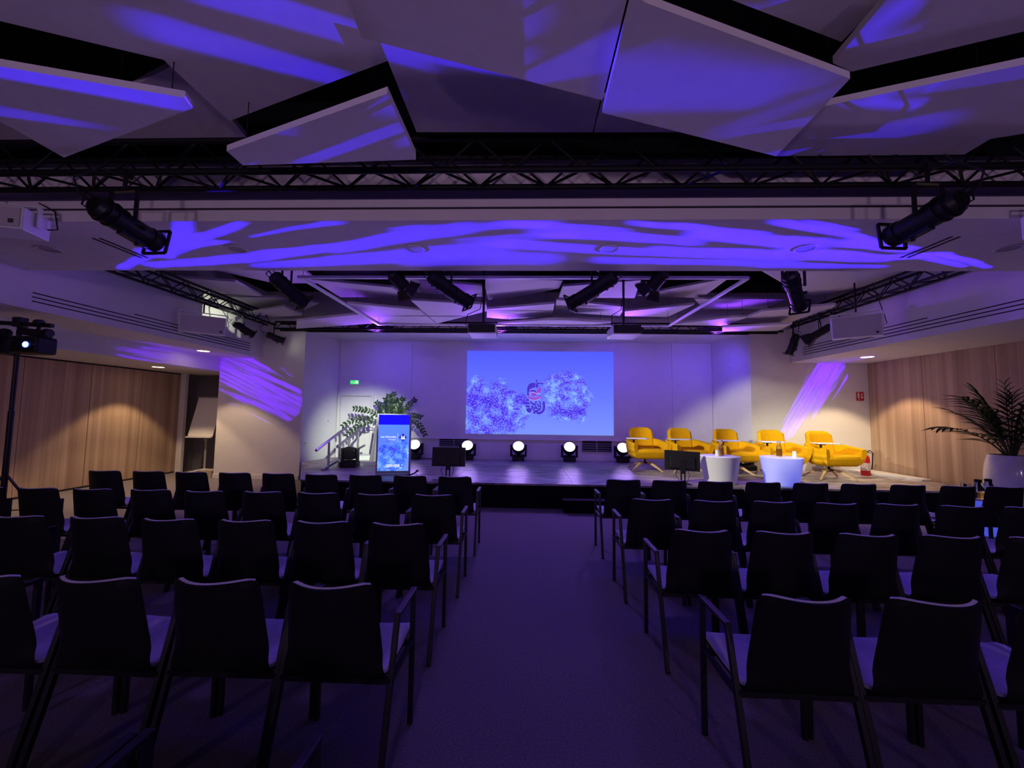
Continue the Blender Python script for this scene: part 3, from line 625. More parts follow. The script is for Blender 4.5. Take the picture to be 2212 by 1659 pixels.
# tripod stands with pattern heads, blue light and purple light
lens_blue = emis('pattern_lens_blue', (.10, .16, 1.0, 1), 9.0)
def pattern_stand(sx, sy, mirror, label, hl):
    t = thing('light_stand', label, 'light stand', (sx, sy, 0), 0, 'tripod light stands')
    obj('pole', MB().cyl((0, 0, .12), (0, 0, 1.5), .030, n=14).cyl((0, 0, 1.4), (0, 0, 2.62), .024, n=14).mesh('pole', M['black'], smooth=True), t)
    for k in range(3):
        a = k * 2 * pi / 3 + .4; obj('leg', MB().bar((0, 0, .75), (.48 * cos(a), .48 * sin(a), .02), .03, .015).bar((.02 * cos(a), .02 * sin(a), .30), (.30 * cos(a), .30 * sin(a), .30), .02, .01).mesh('leg', M['black']), t)
    obj('cross_bar', MB().bar((-.42, 0, 2.60), (.42, 0, 2.56), .05, .05).box((0, 0, 2.60), (.10, .10, .12)).cyl((.27, -.05, 2.585), (.34, -.05, 2.58), .045, n=14).cyl((-.34, -.05, 2.60), (-.27, -.05, 2.61), .045, n=14).mesh('cross_bar', M['black'], bevel=.006), t)
    for k, x in ((-1, -.27), (1, .27)):
        h = thing('pattern_light', hl[0 if k < 0 else 1], 'stage light', (sx + x, sy - .06, 2.46), 0, 'pattern lights on the tripod stands')
        obj('mount_arm', MB().bar((-.17, 0, .02), (.18, 0, -.02), .10, .085).cyl((0, .03, 0), (0, .05, .12), .02, n=10).cyl((.14, 0, .0), (.20, 0, -.01), .055, n=14).mesh('mount_arm', M['plastic'], bevel=.012), h)
        obj('housing', MB().box((0, 0, -.16), (.36, .24, .21)).mesh('housing', M['plastic'], bevel=.03, seg=3), h)
        obj('lens_ring', MB().lathe([(.115, -.012), (.125, -.012), (.125, .012), (.105, .012), (.105, -.012)], 26, capb=False, capt=False).xf(Matrix.Translation((.02, -.122, -.16)) @ Matrix.Rotation(pi / 2, 4, 'X') @ Matrix.Diagonal((1.2, .62, 1, 1))).mesh('lens_ring', M['black'], smooth=True), h)
        obj('lens', MB().cyl((.06, -.120, -.165), (.06, -.128, -.165), .035, n=18).mesh('lens', lens_blue), h)
pattern_stand(-6.29, 4.80, 1, 'black tripod stand with two pattern lights at the left edge', ('outer pattern light on the left stand, cut by the picture edge', 'inner pattern light with glowing blue lens on the left stand'))
pattern_stand(6.72, 4.80, -1, 'black tripod stand with two pattern lights just past the right edge', ('inner pattern light on the right stand beyond the picture edge', 'outer pattern light on the right stand beyond the picture edge'))

STREAKS_L = [(-4.827,4.590,-3.991,4.111,0.058,0.070,1.000), (-3.991,4.111,-3.103,3.702,0.145,0.103,1.000), (-3.003,3.381,-3.921,4.214,0.074,0.069,1.000), (-3.264,3.786,-2.517,3.420,0.082,0.045,1.000), (-3.471,3.919,-2.962,3.830,0.110,0.038,1.000), (-4.339,4.482,-2.899,4.215,0.100,0.142,1.000), (-3.142,4.268,-1.746,3.901,0.145,0.090,1.000), (-2.662,4.163,-1.163,3.670,0.070,0.079,0.900), (-2.006,4.052,-0.534,3.530,0.089,0.130,0.800), (-3.085,4.495,-0.369,4.043,0.080,0.246,0.800), (-2.627,3.704,-1.661,3.416,0.024,0.059,0.700), (-1.294,4.268,0.208,4.268,0.239,0.192,0.700), (-1.183,3.592,0.167,3.454,0.075,0.090,0.700), (-0.616,3.795,0.434,3.678,0.063,0.081,0.600), (-2.317,2.859,-1.491,2.342,0.044,0.016,0.420), (-1.958,2.863,-1.193,2.539,0.041,0.042,0.400), (-1.506,2.342,-1.194,2.379,0.020,0.090,0.340), (-1.808,2.513,-1.230,2.240,0.039,0.059,0.380), (-1.221,2.670,-0.778,2.502,0.037,0.113,0.360), (-0.632,2.587,0.092,2.627,0.184,0.134,0.380), (-0.483,2.439,0.314,2.577,0.083,0.063,0.220), (0.057,2.915,0.438,2.633,0.071,0.038,0.200), (0.087,3.270,0.689,3.060,0.069,0.089,0.380), (0.108,2.920,0.852,2.735,0.031,0.050,0.260)]
STREAKS_R = [(5.036,4.524,4.198,4.132,0.046,0.048,1.000), (4.714,4.496,4.121,4.218,0.048,0.051,1.000), (4.109,4.181,3.786,4.230,0.095,0.097,1.000), (3.741,4.027,3.036,3.861,0.077,0.107,1.000), (3.749,4.268,2.639,4.119,0.099,0.177,1.000), (3.872,4.497,2.595,4.443,0.054,0.106,1.000), (3.216,3.819,2.137,3.441,0.055,0.057,0.900), (2.846,3.613,2.364,3.434,0.044,0.036,0.700), (2.773,3.913,1.535,3.682,0.152,0.095,0.900), (2.795,4.217,1.318,4.057,0.168,0.121,0.900), (2.834,4.429,0.807,4.308,0.079,0.128,0.800), (2.119,3.685,0.968,3.459,0.083,0.056,0.800), (1.601,3.845,0.174,3.599,0.086,0.125,0.700), (1.236,4.093,-0.219,3.883,0.089,0.127,0.700), (0.842,3.603,-0.157,3.452,0.053,0.068,0.600), (-1.746,2.267,-0.943,2.506,0.052,0.066,0.360), (-2.085,2.506,-1.619,2.651,0.058,0.028,0.220), (0.660,2.844,1.258,3.087,0.074,0.050,0.420), (0.901,2.698,1.471,2.917,0.066,0.058,0.400), (1.331,2.867,1.832,3.001,0.031,0.010,0.420), (3.054,2.884,3.149,2.691,0.041,0.057,0.400), (3.112,2.844,3.620,2.734,0.029,0.044,0.240), (2.917,2.910,3.329,2.935,0.020,0.037,0.340)]

def blue_pattern(lamp_xy, streaks):   # the pattern plate: brush strokes drawn on a plane 0.9 m above the lamp
    def b(T, dx, dy, dz):
        up = T.m('MAXIMUM', dz, .02)
        ax = T.m('DIVIDE', dx, up); ay = T.m('DIVIDE', dy, up)
        r2 = T.m('ADD', T.m('MULTIPLY', ax, ax), T.m('MULTIPLY', ay, ay))
        X = T.m('ADD', T.m('MULTIPLY', ax, .9), lamp_xy[0]); Y = T.m('ADD', T.m('MULTIPLY', ay, .9), lamp_xy[1])
        wk = T.m('MULTIPLY_ADD', T.step(ay, -1.62, -1.42), .10, .025)
        n1 = T.m('MULTIPLY', T.m('SUBTRACT', T.noise(T.vec(T.m('MULTIPLY', X, 1.3), T.m('MULTIPLY', Y, 3.2), 1.0), 1.0, 2.0), .5), wk)
        n2 = T.m('MULTIPLY', T.m('SUBTRACT', T.noise(T.vec(T.m('MULTIPLY', X, 1.6), T.m('MULTIPLY', Y, 3.0), 6.0), 1.0, 3.0), .5), wk)
        p = T.vec(T.m('ADD', X, n1), T.m('ADD', Y, n2), 0.0); acc = None
        for x0, y0, x1, y1, w0, w1, k in streaks:
            D = Vector((x1 - x0, y1 - y0, 0)); L2 = D.length_squared
            v = T.n('ShaderNodeVectorMath', operation='SUBTRACT'); T.put(v.inputs[0], p); v.inputs[1].default_value = (x0, y0, 0)
            t = T.n('ShaderNodeVectorMath', operation='DOT_PRODUCT'); T.put(t.inputs[0], v.outputs[0]); t.inputs[1].default_value = D / L2
            tc = T.m('MULTIPLY', t.outputs['Value'], 1.0, clamp=True)
            sc_ = T.n('ShaderNodeVectorMath', operation='SCALE'); sc_.inputs[0].default_value = D; T.put(sc_.inputs['Scale'], tc)
            ds = T.n('ShaderNodeVectorMath', operation='DISTANCE'); T.put(ds.inputs[0], v.outputs[0]); T.put(ds.inputs[1], sc_.outputs[0])
            e = T.m('DIVIDE', ds.outputs['Value'], T.m('MULTIPLY_ADD', tc, w1 - w0, w0))
            s_ = T.m('MULTIPLY', T.step(e, 1.12, .72), k)
            acc = s_ if acc is None else T.m('MAXIMUM', acc, s_)
        tex = T.m('ADD', .72, T.m('MULTIPLY', T.noise(T.vec(T.m('MULTIPLY', X, 1.0), T.m('MULTIPLY', Y, 9.0), 3.0), 1.0, 2.0), .55))
        gain = T.m('POWER', T.m('ADD', r2, 1.0), 1.5)
        return T.m('MULTIPLY', T.m('MULTIPLY', acc, tex), T.m('MULTIPLY', T.m('MULTIPLY', gain, .01), T.step(dz, .03, .06)))
    return b
BLUE = (.035, .008, 1.0)
g1 = spot('blue_pattern_lamp', (-5.98, 4.62, 2.30), (-2.5, 3.6, 3.6), E_GOBO, BLUE, 178, .1, .02); gobo(g1, blue_pattern((-5.98, 4.62), STREAKS_L))
g2 = spot('blue_pattern_lamp', (6.45, 4.62, 2.30), (2.5, 3.6, 3.6), E_GOBO, BLUE, 178, .1, .02); gobo(g2, blue_pattern((6.45, 4.62), STREAKS_R))

def feather(lx, ly, lz, P0, du, halfw, u0, u1, vc, fine, cone=0.0):
    H = 9.1 - ly
    def b(T, dx, dy, dz):
        fy = T.m('MAXIMUM', dy, .05)
        X = T.m('ADD', T.m('MULTIPLY', T.m('DIVIDE', dx, fy), H), lx - P0[0]); Z = T.m('ADD', T.m('MULTIPLY', T.m('DIVIDE', dz, fy), H), lz - P0[1])
        u = T.m('ADD', T.m('MULTIPLY', X, du[0]), T.m('MULTIPLY', Z, du[1])); v = T.m('ADD', T.m('MULTIPLY', X, -du[1]), T.m('MULTIPLY', Z, du[0]))
        nz = T.m('SUBTRACT', T.noise(T.vec(T.m('MULTIPLY', u, .7), T.m('MULTIPLY', v, fine), 2.0), 1.0, 2.0, .55, .2), .5)
        hw = T.m('ADD', halfw, T.m('MULTIPLY', u, cone))
        e = T.m('DIVIDE', T.m('ABSOLUTE', T.m('SUBTRACT', v, T.m('ADD', vc[0], T.m('MULTIPLY', u, vc[1])))), hw)
        a = T.m('SUBTRACT', 1.0, T.step(T.m('ADD', e, T.m('MULTIPLY', nz, 3.4)), .90, 1.02))
        uu = T.m('ADD', u, T.m('MULTIPLY', nz, 2.0)); rnd_ = T.m('MULTIPLY', T.m('MULTIPLY', e, e), .22)
        a = T.m('MULTIPLY', a, T.m('MULTIPLY', T.step(uu, u0, u0 + .12), T.m('SUBTRACT', 1.0, T.step(T.m('ADD', u, rnd_), u1, u1 + .05))))
        st = T.noise(T.vec(T.m('MULTIPLY', u, .8), T.m('MULTIPLY', v, fine * 2.2), 5.0), 1.0, 2.0, .5, .4)
        return T.m('MULTIPLY', a, T.m('ADD', .22, T.m('MULTIPLY', T.step(st, .40, .50), .78)))
    return b
PURP = (.14, .0, 1.0)
p1 = spot('purple_pattern_lamp', (-6.52, 4.95, 2.32), (-6.2, 9.1, 1.95), E_PURPLE, PURP, 90, .1, .02)
gobo(p1, feather(-6.52, 4.95, 2.32, (-7.40, 2.55), (.907, -.424), .43, -.25, 2.48, (.24, -.075), 13.0))
p2 = spot('purple_pattern_lamp', (6.45, 4.95, 2.32), (6.3, 9.1, 1.9), E_PURPLE * 1.6, PURP, 90, .1, .02)
gobo(p2, feather(6.45, 4.95, 2.32, (5.62, 1.06), (.525, .85), .11, .0, 2.14, (.02, -.06), 14.0, .13))

# added fill lamps behind the camera, each given an invented uplight shell
fill_side = ['left', 'middle', 'right']
for q_, x in enumerate((-4.0, 0.0, 3.6)):
    t = thing('fill_shell', f'added white fill-light shell on the rear wall, unseen behind the camera, {fill_side[q_]} one', 'fill light', (x, -4.2, 2.0), 0, 'added fill lights on the rear wall')
    obj('shade', MB().prism([(-.15, .0), (.15, .0), (.10, .16), (-.10, .16)], 0, .12).mesh('shade', M['whitep'], bevel=.01), t); obj('wall_plate', MB().box((0, .01, .06), (.2, .02, .2)).mesh('wall_plate', M['grey']), t)
    spot('fill_lamp', (x, -3.6, 2.2), (x * .9, 3.0, 4.6), E_FILL, (.90, .58, 1.0), 110, .8, .15)

# loudspeakers
def loudspeaker(c, L, D, H, rz, label, tilt=0.0, ztop=3.45):
    t = thing('loudspeaker', label, 'loudspeaker', c, rz, 'white hanging loudspeakers')
    obj('cabinet', MB().box((0, 0, 0), (L, D, H)).mesh('cabinet', M['whitep'], bevel=.008), t)
    obj('grille', MB().box((0, -D / 2 - .004, 0), (L - .03, .010, H - .03)).mesh('grille', M['spk'], bevel=.003), t)
    obj('badge', MB().box((L / 2 - .07, -D / 2 - .010, -H / 2 + .06), (.035, .003, .035)).mesh('badge', M['ink']), t)
    bk = MB()
    for k in (-1, 1): bk.bar((k * (L / 2 + .012), 0, -.03), (k * (L / 2 + .012), 0, H / 2 + .05), .012, .04, (0, 1, 0))
    bk.bar((-L / 2 - .012, 0, H / 2 + .05), (L / 2 + .012, 0, H / 2 + .05), .04, .010); obj('bracket', bk.mesh('bracket', M['whitep']), t)
    obj('hanger', MB().cyl((0, 0, H / 2 + .05), (0, 0, ztop - c[2]), .012, n=8).mesh('hanger', M['black']), t)
    obj('cable', MB().tube([(L / 2, D / 2 - .03, 0), (L / 2 + .05, D / 2, .02), (L / 2 + .02, D / 2, .18), (L / 2 - .1, D / 2, ztop - c[2] - .03)], .006, 6).mesh('cable', M['rubber']), t)
loudspeaker((-4.62, 3.10, 3.095), .95, .26, .19, radians(15), 'long white loudspeaker cut by the left edge under the front truss', 0, 3.37)
loudspeaker((4.44, 3.10, 3.095), .95, .26, .19, radians(-15), 'long white loudspeaker cut by the right edge under the front truss', 0, 3.37)
loudspeaker((-5.72, 6.94, 3.04), .66, .10, .32, radians(39.6), 'white loudspeaker with brown grille in front of the left fascia')
loudspeaker((5.37, 6.72, 3.02), .64, .10, .36, radians(-37.4), 'white loudspeaker with grey grille in front of the right fascia', 0, 3.75)
# projectors
for x, l in ((-.665, 'left'), (1.50, 'right')):
    t = thing('projector', f'hanging video projector with black back and white underside, {l} one of two', 'projector', (x, 6.24, 2.81), 0, 'hanging projectors')
    obj('casing', MB().box((0, .01, 0), (.42, .47, .14)).mesh('casing', M['whitep'], bevel=.015), t)
    obj('rear_panel', MB().box((0, -.235, .005), (.40, .02, .125)).mesh('rear_panel', M['plastic'], bevel=.006), t)
    obj('lens', MB().cyl((.08, .24, 0), (.08, .28, 0), .05, n=18).mesh('lens', lensdark), t)
    obj('ceiling_mount', MB().cyl((0, 0, .07), (0, 0, ZT - 2.81), .018, n=12).box((0, 0, .085), (.16, .16, .03)).mesh('ceiling_mount', M['black'], smooth=True), t)
    obj('cable', MB().tube([(-.15, -.245, .02), (-.24, -.28, .05), (-.22, -.2, .22), (-.05, -.05, .34), (-.03, 0, .5)], .006, 6).mesh('cable', M['rubber']), t)

# ================================================================== PROJECTION
def cloud_screen(name, W, H, kind, strength):
    m_ = bpy.data.materials.new(name); m_.use_nodes = True; nt = m_.node_tree; nt.nodes.clear(); T = NT(nt)
    x, y, z = T.xyz(T.n('ShaderNodeTexCoord').outputs['Object'])
    u = T.m('ADD', T.m('DIVIDE', x, W), .5); v = T.m('ADD', T.m('DIVIDE', z, H), .5)
    asp = W / H
    if kind == 'wide': base = T.ramp(v, [(0, C(126, 150, 255)), (.45, C(106, 122, 255)), (1, C(84, 92, 255))])
    else: base = T.ramp(v, [(0, C(120, 150, 255)), (.5, C(96, 130, 252)), (.825, C(92, 140, 255))])
    pv = T.vec(T.m('MULTIPLY', u, asp), v, 0.0)
    warp = T.m('MULTIPLY', T.m('SUBTRACT', T.noise(pv, 5.5, 5.0, .6), .5), .42 if kind == 'wide' else .40)
    fine = T.noise(pv, 55.0, 2.0, .6); mid = T.noise(pv, 9.0, 4.0, .6, .6); big = T.noise(T.vec(T.m('MULTIPLY', u, asp), v, 4.0), 4.2, 3.0, .6, .5)
    inner = T.ramp(T.m('ADD', T.m('MULTIPLY', mid, .55), T.m('MULTIPLY', big, .45)), [(.36, C(58, 30, 236)), (.46, C(84, 66, 244)), (.54, C(104, 128, 255)), (.62, C(140, 196, 255)), (.70, C(190, 215, 255))] if kind == 'wide' else [(.36, C(30, 50, 240)), (.46, C(40, 110, 255)), (.54, C(90, 160, 255)), (.62, C(160, 215, 255)), (.70, C(215, 235, 255))])
    grain = T.mix(T.step(fine, .50, .60), inner, T.mix(.5, inner, C(170, 165, 255)))
    grain = T.mix(T.step(fine, .44, .38), grain, T.mix(.55, inner, C(64, 44, 225)))
    def blob(cu, cv, ru, rv):
        a = T.m('DIVIDE', T.m('SUBTRACT', u, cu), ru); b = T.m('DIVIDE', T.m('SUBTRACT', v, cv), rv)
        d = T.m('SQRT', T.m('ADD', T.m('MULTIPLY', a, a), T.m('MULTIPLY', b, b)))
        return T.m('SUBTRACT', 1.0, T.step(T.m('ADD', d, T.m('MULTIPLY', warp, 3.2)), .86, 1.06))
    if kind == 'wide':
        mask = T.m('MAXIMUM', T.m('MAXIMUM', blob(.10, .26, .24, .40), blob(.30, .27, .13, .26)), blob(.685, .45, .17, .31))
        col = T.mix(mask, base, grain)
    else:
        mask = T.m('MAXIMUM', blob(.40, .16, .52, .36), blob(.74, .36, .26, .24))
        col = T.mix(mask, base, grain)
        col = T.mix(T.m('GREATER_THAN', v, .822), col, C(26, 18, 250))
    e = T.n('ShaderNodeEmission'); T.put(e.inputs[0], col); e.inputs[1].default_value = strength
    o = T.n('ShaderNodeOutputMaterial'); T.put(o.inputs[0], e.outputs[0]); return m_
SCRX, SCRZ, SCW, SCH = .355, 2.075, 3.70, 2.10
sc = thing('projection_screen', 'projected blue picture of two dust clouds and a digestive tract on the stage wall', 'screen', (SCRX, BACK_Y - .012, SCRZ))
obj('picture', MB().box((0, 0, 0), (SCW, .012, SCH)).mesh('picture', cloud_screen('projected_picture', SCW, SCH, 'wide', 1.0)), sc)
dk, pk, hl = emis('organ_indigo', C(74, 50, 205), 1.0), emis('organ_magenta', C(150, 70, 205), 1.0), emis('organ_highlight', C(205, 160, 255), 1.0)
org = obj('organ_drawing', None, sc, (-.10, -.008, -.13))
def flat_poly(pts, m, name):
    me = bpy.data.meshes.new(name); n_ = len(pts)
    me.from_pydata([(x, -.001, z) for x, z in pts] + [(x, .001, z) for x, z in pts], [], [tuple(range(n_)), tuple(range(2 * n_ - 1, n_ - 1, -1))] + [(i, n_ + i, n_ + (i + 1) % n_, (i + 1) % n_) for i in range(n_)])
    me.materials.append(m); return obj(name, me, org)
def ribbon(pts, wd, m, name, dy=0.0):
    P = []
    for i in range(len(pts) - 1):
        p0, p1, p2, p3 = [Vector(pts[max(0, min(len(pts) - 1, k))]) for k in (i - 1, i, i + 1, i + 2)]
        for k in range(6):
            t = k / 6; P.append(.5 * ((2 * p1) + (p2 - p0) * t + (2 * p0 - 5 * p1 + 4 * p2 - p3) * t * t + (3 * p1 - p0 - 3 * p2 + p3) * t ** 3))
    P.append(Vector(pts[-1])); Lf, Rt = [], []
    for i, p in enumerate(P):
        d = (P[min(i + 1, len(P) - 1)] - P[max(i - 1, 0)]).normalized(); nn = Vector((-d.y, d.x)) * wd / 2; Lf.append(p + nn); Rt.append(p - nn)
    n_ = len(P); me = bpy.data.meshes.new(name)
    vs = [(q.x, -.0015 + dy, q.y) for q in Lf] + [(q.x, -.0015 + dy, q.y) for q in Rt] + [(q.x, .001 + dy, q.y) for q in Lf] + [(q.x, .001 + dy, q.y) for q in Rt]
    fs = [(i, i + 1, n_ + i + 1, n_ + i) for i in range(n_ - 1)] + [(2 * n_ + i, 3 * n_ + i, 3 * n_ + i + 1, 2 * n_ + i + 1) for i in range(n_ - 1)] + [(i, 2 * n_ + i, 2 * n_ + i + 1, i + 1) for i in range(n_ - 1)] + [(n_ + i, n_ + i + 1, 3 * n_ + i + 1, 3 * n_ + i) for i in range(n_ - 1)]
    me.from_pydata(vs, [], fs); me.materials.append(m); return obj(name, me, org)
# drawing coordinates in metres about the drawing's centre (about .46 wide, .86 high)
flat_poly([(-.21, .12), (-.215, .24), (-.17, .34), (-.10, .375), (-.005, .375), (-.005, .27), (-.09, .245), (-.15, .21), (-.185, .15)], dk, 'liver')
ribbon([(.02, .46), (.03, .39)], .028, dk, 'gullet'); ribbon([(.02, .362), (.10, .365), (.19, .358)], .030, dk, 'gullet')
flat_poly([(.01, .36), (.06, .34), (.07, .28), (.03, .25), (.005, .27)], dk, 'stomach_top')
flat_poly([(.04, .115), (.04, .18), (.10, .27), (.135, .25), (.13, .17), (.09, .115)], pk, 'stomach')
ribbon([(-.19, .06), (-.17, .15), (-.09, .185), (0, .17), (.03, .12)], .055, dk, 'duodenum')
flat_poly([(-.12, .09), (-.07, .125), (-.02, .115), (.03, .075), (-.02, .045), (-.08, .045)], pk, 'pancreas')
ribbon([(-.17, .02), (-.10, -.01), (0, -.02), (.08, .005), (.13, .05)], .060, pk, 'transverse_colon')
for k in range(7):
    a = -.14 + k * .042; ribbon([(a, -.005 - .018 * (1 - ((a) / .15) ** 2)), (a + .003, .035 - .018 * (1 - (a / .15) ** 2))], .006, hl, 'fold', -.002)
for zc, hh, ww in ((-.06, .05, .07), (-.14, .06, .10), (-.22, .06, .10)): ribbon([(-.195, zc + hh * .45), (-.20, zc - hh * .45)], ww, dk, 'ascending_colon')
flat_poly([(-.235, -.28), (-.23, -.32), (-.19, -.37), (-.14, -.38), (-.10, -.34), (-.10, -.27), (-.16, -.255)], dk, 'caecum')
ribbon([(.20, -.09), (.215, -.20), (.20, -.31), (.13, -.375), (.07, -.385), (.03, -.345), (-.015, -.345), (-.03, -.40)], .058, dk, 'descending_colon')
for w_ in ([(-.12, -.09), (-.09, -.14), (-.03, -.155), (.02, -.12), (0, -.085)], [(-.11, -.085), (-.115, -.15)], [(-.08, -.165), (0, -.19), (.01, -.28)], [(-.09, -.19), (-.085, -.27), (-.07, -.22)], [(-.06, -.22), (-.02, -.26), (-.05, -.31), (-.07, -.27)],
           [(.09, -.085), (.12, -.14), (.12, -.21), (.08, -.225)], [(.03, -.16), (.07, -.17), (.06, -.23)], [(.13, -.215), (.13, -.27), (.06, -.275), (.02, -.24)], [(.03, -.305), (.08, -.315), (.12, -.29)]):
    ribbon(w_, .030, dk, 'small_intestine')
ribbon([(-.17, .10), (-.12, .20), (-.03, .205), (.03, .165), (.04, .13), (.11, .105)], .010, hl, 'outline', -.002)
ribbon([(-.13, .05), (-.125, .10), (-.07, .135), (-.02, .125), (.05, .10), (.12, .10)], .012, hl, 'outline', -.002)
ribbon([(-.16, -.04), (-.05, -.065), (.06, -.05), (.12, -.02)], .012, hl, 'outline', -.002)

# ================================================================== STAGE FURNITURE
def armchair_meshes():
    a_, N = .385, 34
    def plan(s, k, front):     # s 0..1 around the U, k scale -> x,y ; local front is -Y
        Lst = .40; arc = pi * a_; tot = 2 * Lst + arc; q = s * tot
        if q < Lst: p = Vector((a_, -Lst + q)); nn = Vector((1, 0))
        elif q < Lst + arc: th = (q - Lst) / a_; p = Vector((a_ * cos(th), a_ * sin(th) * .88)); nn = Vector((cos(th), sin(th)))
        else: p = Vector((-a_, -(q - Lst - arc))); nn = Vector((-1, 0))
        return p, nn
    def ring(k, z, off=0.0):
        out = []
        for i in range(N + 1):
            s = i / N; p, nn = plan(s, k, 0); q = p * k - nn * off
            e = abs(2 * s - 1)   # 1 at arm fronts, 0 at the back
            zz = z if not callable(z) else z(e)
            out.append(Vector((q.x, q.y, zz)))
        return out
    top = lambda e: .655 - .075 * max(0, (e - .25) / .75) ** 1.3
    outer = [ring(.60, .255), ring(.74, .265), ring(.86, .31), ring(.95, .40), ring(1.0, .50), ring(1.0, lambda e: top(e) - .03), ring(.985, lambda e: top(e) - .006)]
    inner = [ring(.95, top), ring(.95, lambda e: top(e) - .012, .045), ring(.95, lambda e: top(e) - .05, .06), ring(.93, .45, .06), ring(.92, .36, .06)]
    mb = MB(); G = outer + inner; mb.grid(G, len(G), N + 1)
    # arm fronts and the apron between them
    for j in (0, N): mb.add([G[i][j] for i in range(len(G))], [tuple(range(len(G)))])
    low = outer[:4]
    for i in range(3): mb.add([low[i][0], low[i][N], low[i + 1][N], low[i + 1][0]], [(0, 1, 2, 3)])
    mb.add([p for p in outer[0]], [tuple(range(N + 1))]); mb.add([p.copy() for p in outer[3]], [tuple(range(N, -1, -1))])
    shell = mb.mesh('shell', M['yellow'], smooth=True, fix=True)
    cu = MB().box((0, -.05, .415), (.60, .64, .09)).mesh('seat_cushion', M['yellow'], bevel=.035, seg=4, smooth=True)
    P0, P1 = [], []
    for i in range(13):
        t = i / 12; z = .44 + .44 * t; y = .215 + .075 * t
        w_ = .275 - .02 * t; r0, r1 = [], []
        for j in range(13):
            s = -1 + 2 * j / 12; ed = max(0, abs(s) - .75) / .25; tp = max(0, t - .82) / .18
            th = .055 * sqrt(max(.02, 1 - ed ** 3)) * sqrt(max(.05, 1 - tp ** 3)); x = s * w_ * (1 - .10 * tp ** 2)
            yc = y - .07 * s * s; r0.append(Vector((x, yc - th, z - .05 * tp * ed))); r1.append(Vector((x, yc + th, z - .05 * tp * ed)))
        P0.append(r0); P1.append(r1)
    bk = MB().slab(P0, P1, 13, 13).mesh('back_cushion', M['yellow'], smooth=True, fix=True)
    hub = MB().cyl((0, 0, .17), (0, 0, .27), .022, n=14).lathe([(.03, .185), (.085, .175), (.09, .155), (.03, .145)], 20).mesh('swivel_column', M['black'], smooth=True)
    leg = MB().bar((.05, 0, .165), (.17, 0, .150), .055, .045, w1=.052, h1=.045).bar((.165, 0, .152), (.43, 0, .012), .052, .046, w1=.030, h1=.022).mesh('leg', M['oak'], bevel=.005)
    tab = MB().prism([(-.20, -.15), (.15, -.15), (.21, -.09), (.21, .10), (.16, .15), (-.20, .13)], 0, .018).mesh('writing_tablet', M['whitep'], bevel=.005)
    arm = MB().cyl((0, 0, -.10), (0, 0, -.005), .018, n=12).box((0, 0, -.012), (.14, .07, .02)).mesh('tablet_arm', M['black'])
    return shell, cu, bk, hub, leg, tab, arm
AC = armchair_meshes()
acl = ['leftmost yellow swivel armchair with white tablet beside the projection', 'second yellow swivel armchair from the left, behind the right monitor', 'middle yellow swivel armchair behind the grey-white tub table', 'fourth yellow swivel armchair touched by the purple light', 'rightmost yellow swivel armchair beside the fire extinguisher']
for (x, y, rz), l in zip(((2.50, 8.66, .12), (3.29, 8.57, .16), (4.12, 8.32, .14), (4.90, 8.14, .02), (5.70, 7.92, .10)), acl):
    t = thing('swivel_armchair', l, 'armchair', (x, y, STAGE_Z), rz, 'yellow armchairs on the stage')
    obj('shell', AC[0], t); obj('seat_cushion', AC[1], t); obj('back_cushion', AC[2], t); obj('swivel_column', AC[3], t)
    for k in range(4): obj('leg', AC[4], t, (0, 0, 0), (0, 0, k * pi / 2 + .55))
    tb = obj('writing_tablet', AC[5], t, (-.27, -.27, .665), (0, 0, -.25)); obj('tablet_arm', AC[6], tb, (-.06, .06, 0))

tub = MB().lathe([(.245, 0), (.250, .004), (.318, .445), (.322, .455), (.316, .46), (.300, .455)], 40).mesh('tub_body', mat('white_tub_plastic', (.72, .74, .78, 1), .4), smooth=True)
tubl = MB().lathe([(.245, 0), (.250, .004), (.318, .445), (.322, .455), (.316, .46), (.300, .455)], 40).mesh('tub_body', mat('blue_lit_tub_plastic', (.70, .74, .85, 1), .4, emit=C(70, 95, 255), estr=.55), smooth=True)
ttop = MB().lathe([(.300, .452), (.302, .462), (.296, .466)], 40).mesh('table_top', M['whitep'], smooth=True)
for (x, y, z), me, l in (((3.36, 7.22, STAGE_Z), tub, 'grey-white tub table on the stage in front of the middle armchair'), ((4.38, 7.18, STAGE_Z), tubl, 'blue-lit tub table on the stage in front of the fourth armchair'), ((6.25, 5.95, 0), tubl, 'blue-lit tub table on the floor beside the palm')):
    t = thing('tub_table', l, 'side table', (x, y, z), 0, 'tub tables'); obj('tub_body', me, t); obj('table_top', ttop, t)
BZ = STAGE_Z + .466
bgl = MB().lathe([(.040, 0), (.043, .01), (.043, .15), (.030, .185), (.027, .20), (.030, .24)], 22).mesh('bottle_glass', M['glass'], smooth=True)
bli = MB().lathe([(.037, .012), (.038, .13)], 18).mesh('drink', M['amber'], smooth=True)
bcap = MB().lathe([(.032, .235), (.033, .262), (.028, .265)], 18).mesh('bottle_cap', M['grey'], smooth=True)
bcd = MB().lathe([(.034, .235), (.035, .262), (.028, .265)], 18).mesh('bottle_cap', M['plastic'], smooth=True)
cup = MB().lathe([(.036, 0), (.027, .105), (.022, .105)], 20).mesh('cup_wall', M['whitep'], smooth=True)
for x, y, z, l in ((3.40, 7.24, BZ, 'glass bottle on the grey-white tub table'), (4.36, 7.20, BZ, 'glass bottle on the blue-lit tub table of the stage')):
    t = thing('bottle', l, 'bottle', (x, y, z), 0, 'bottles on the tub tables'); obj('bottle_glass', bgl, t); obj('drink', bli, t); obj('bottle_cap', bcap, t)
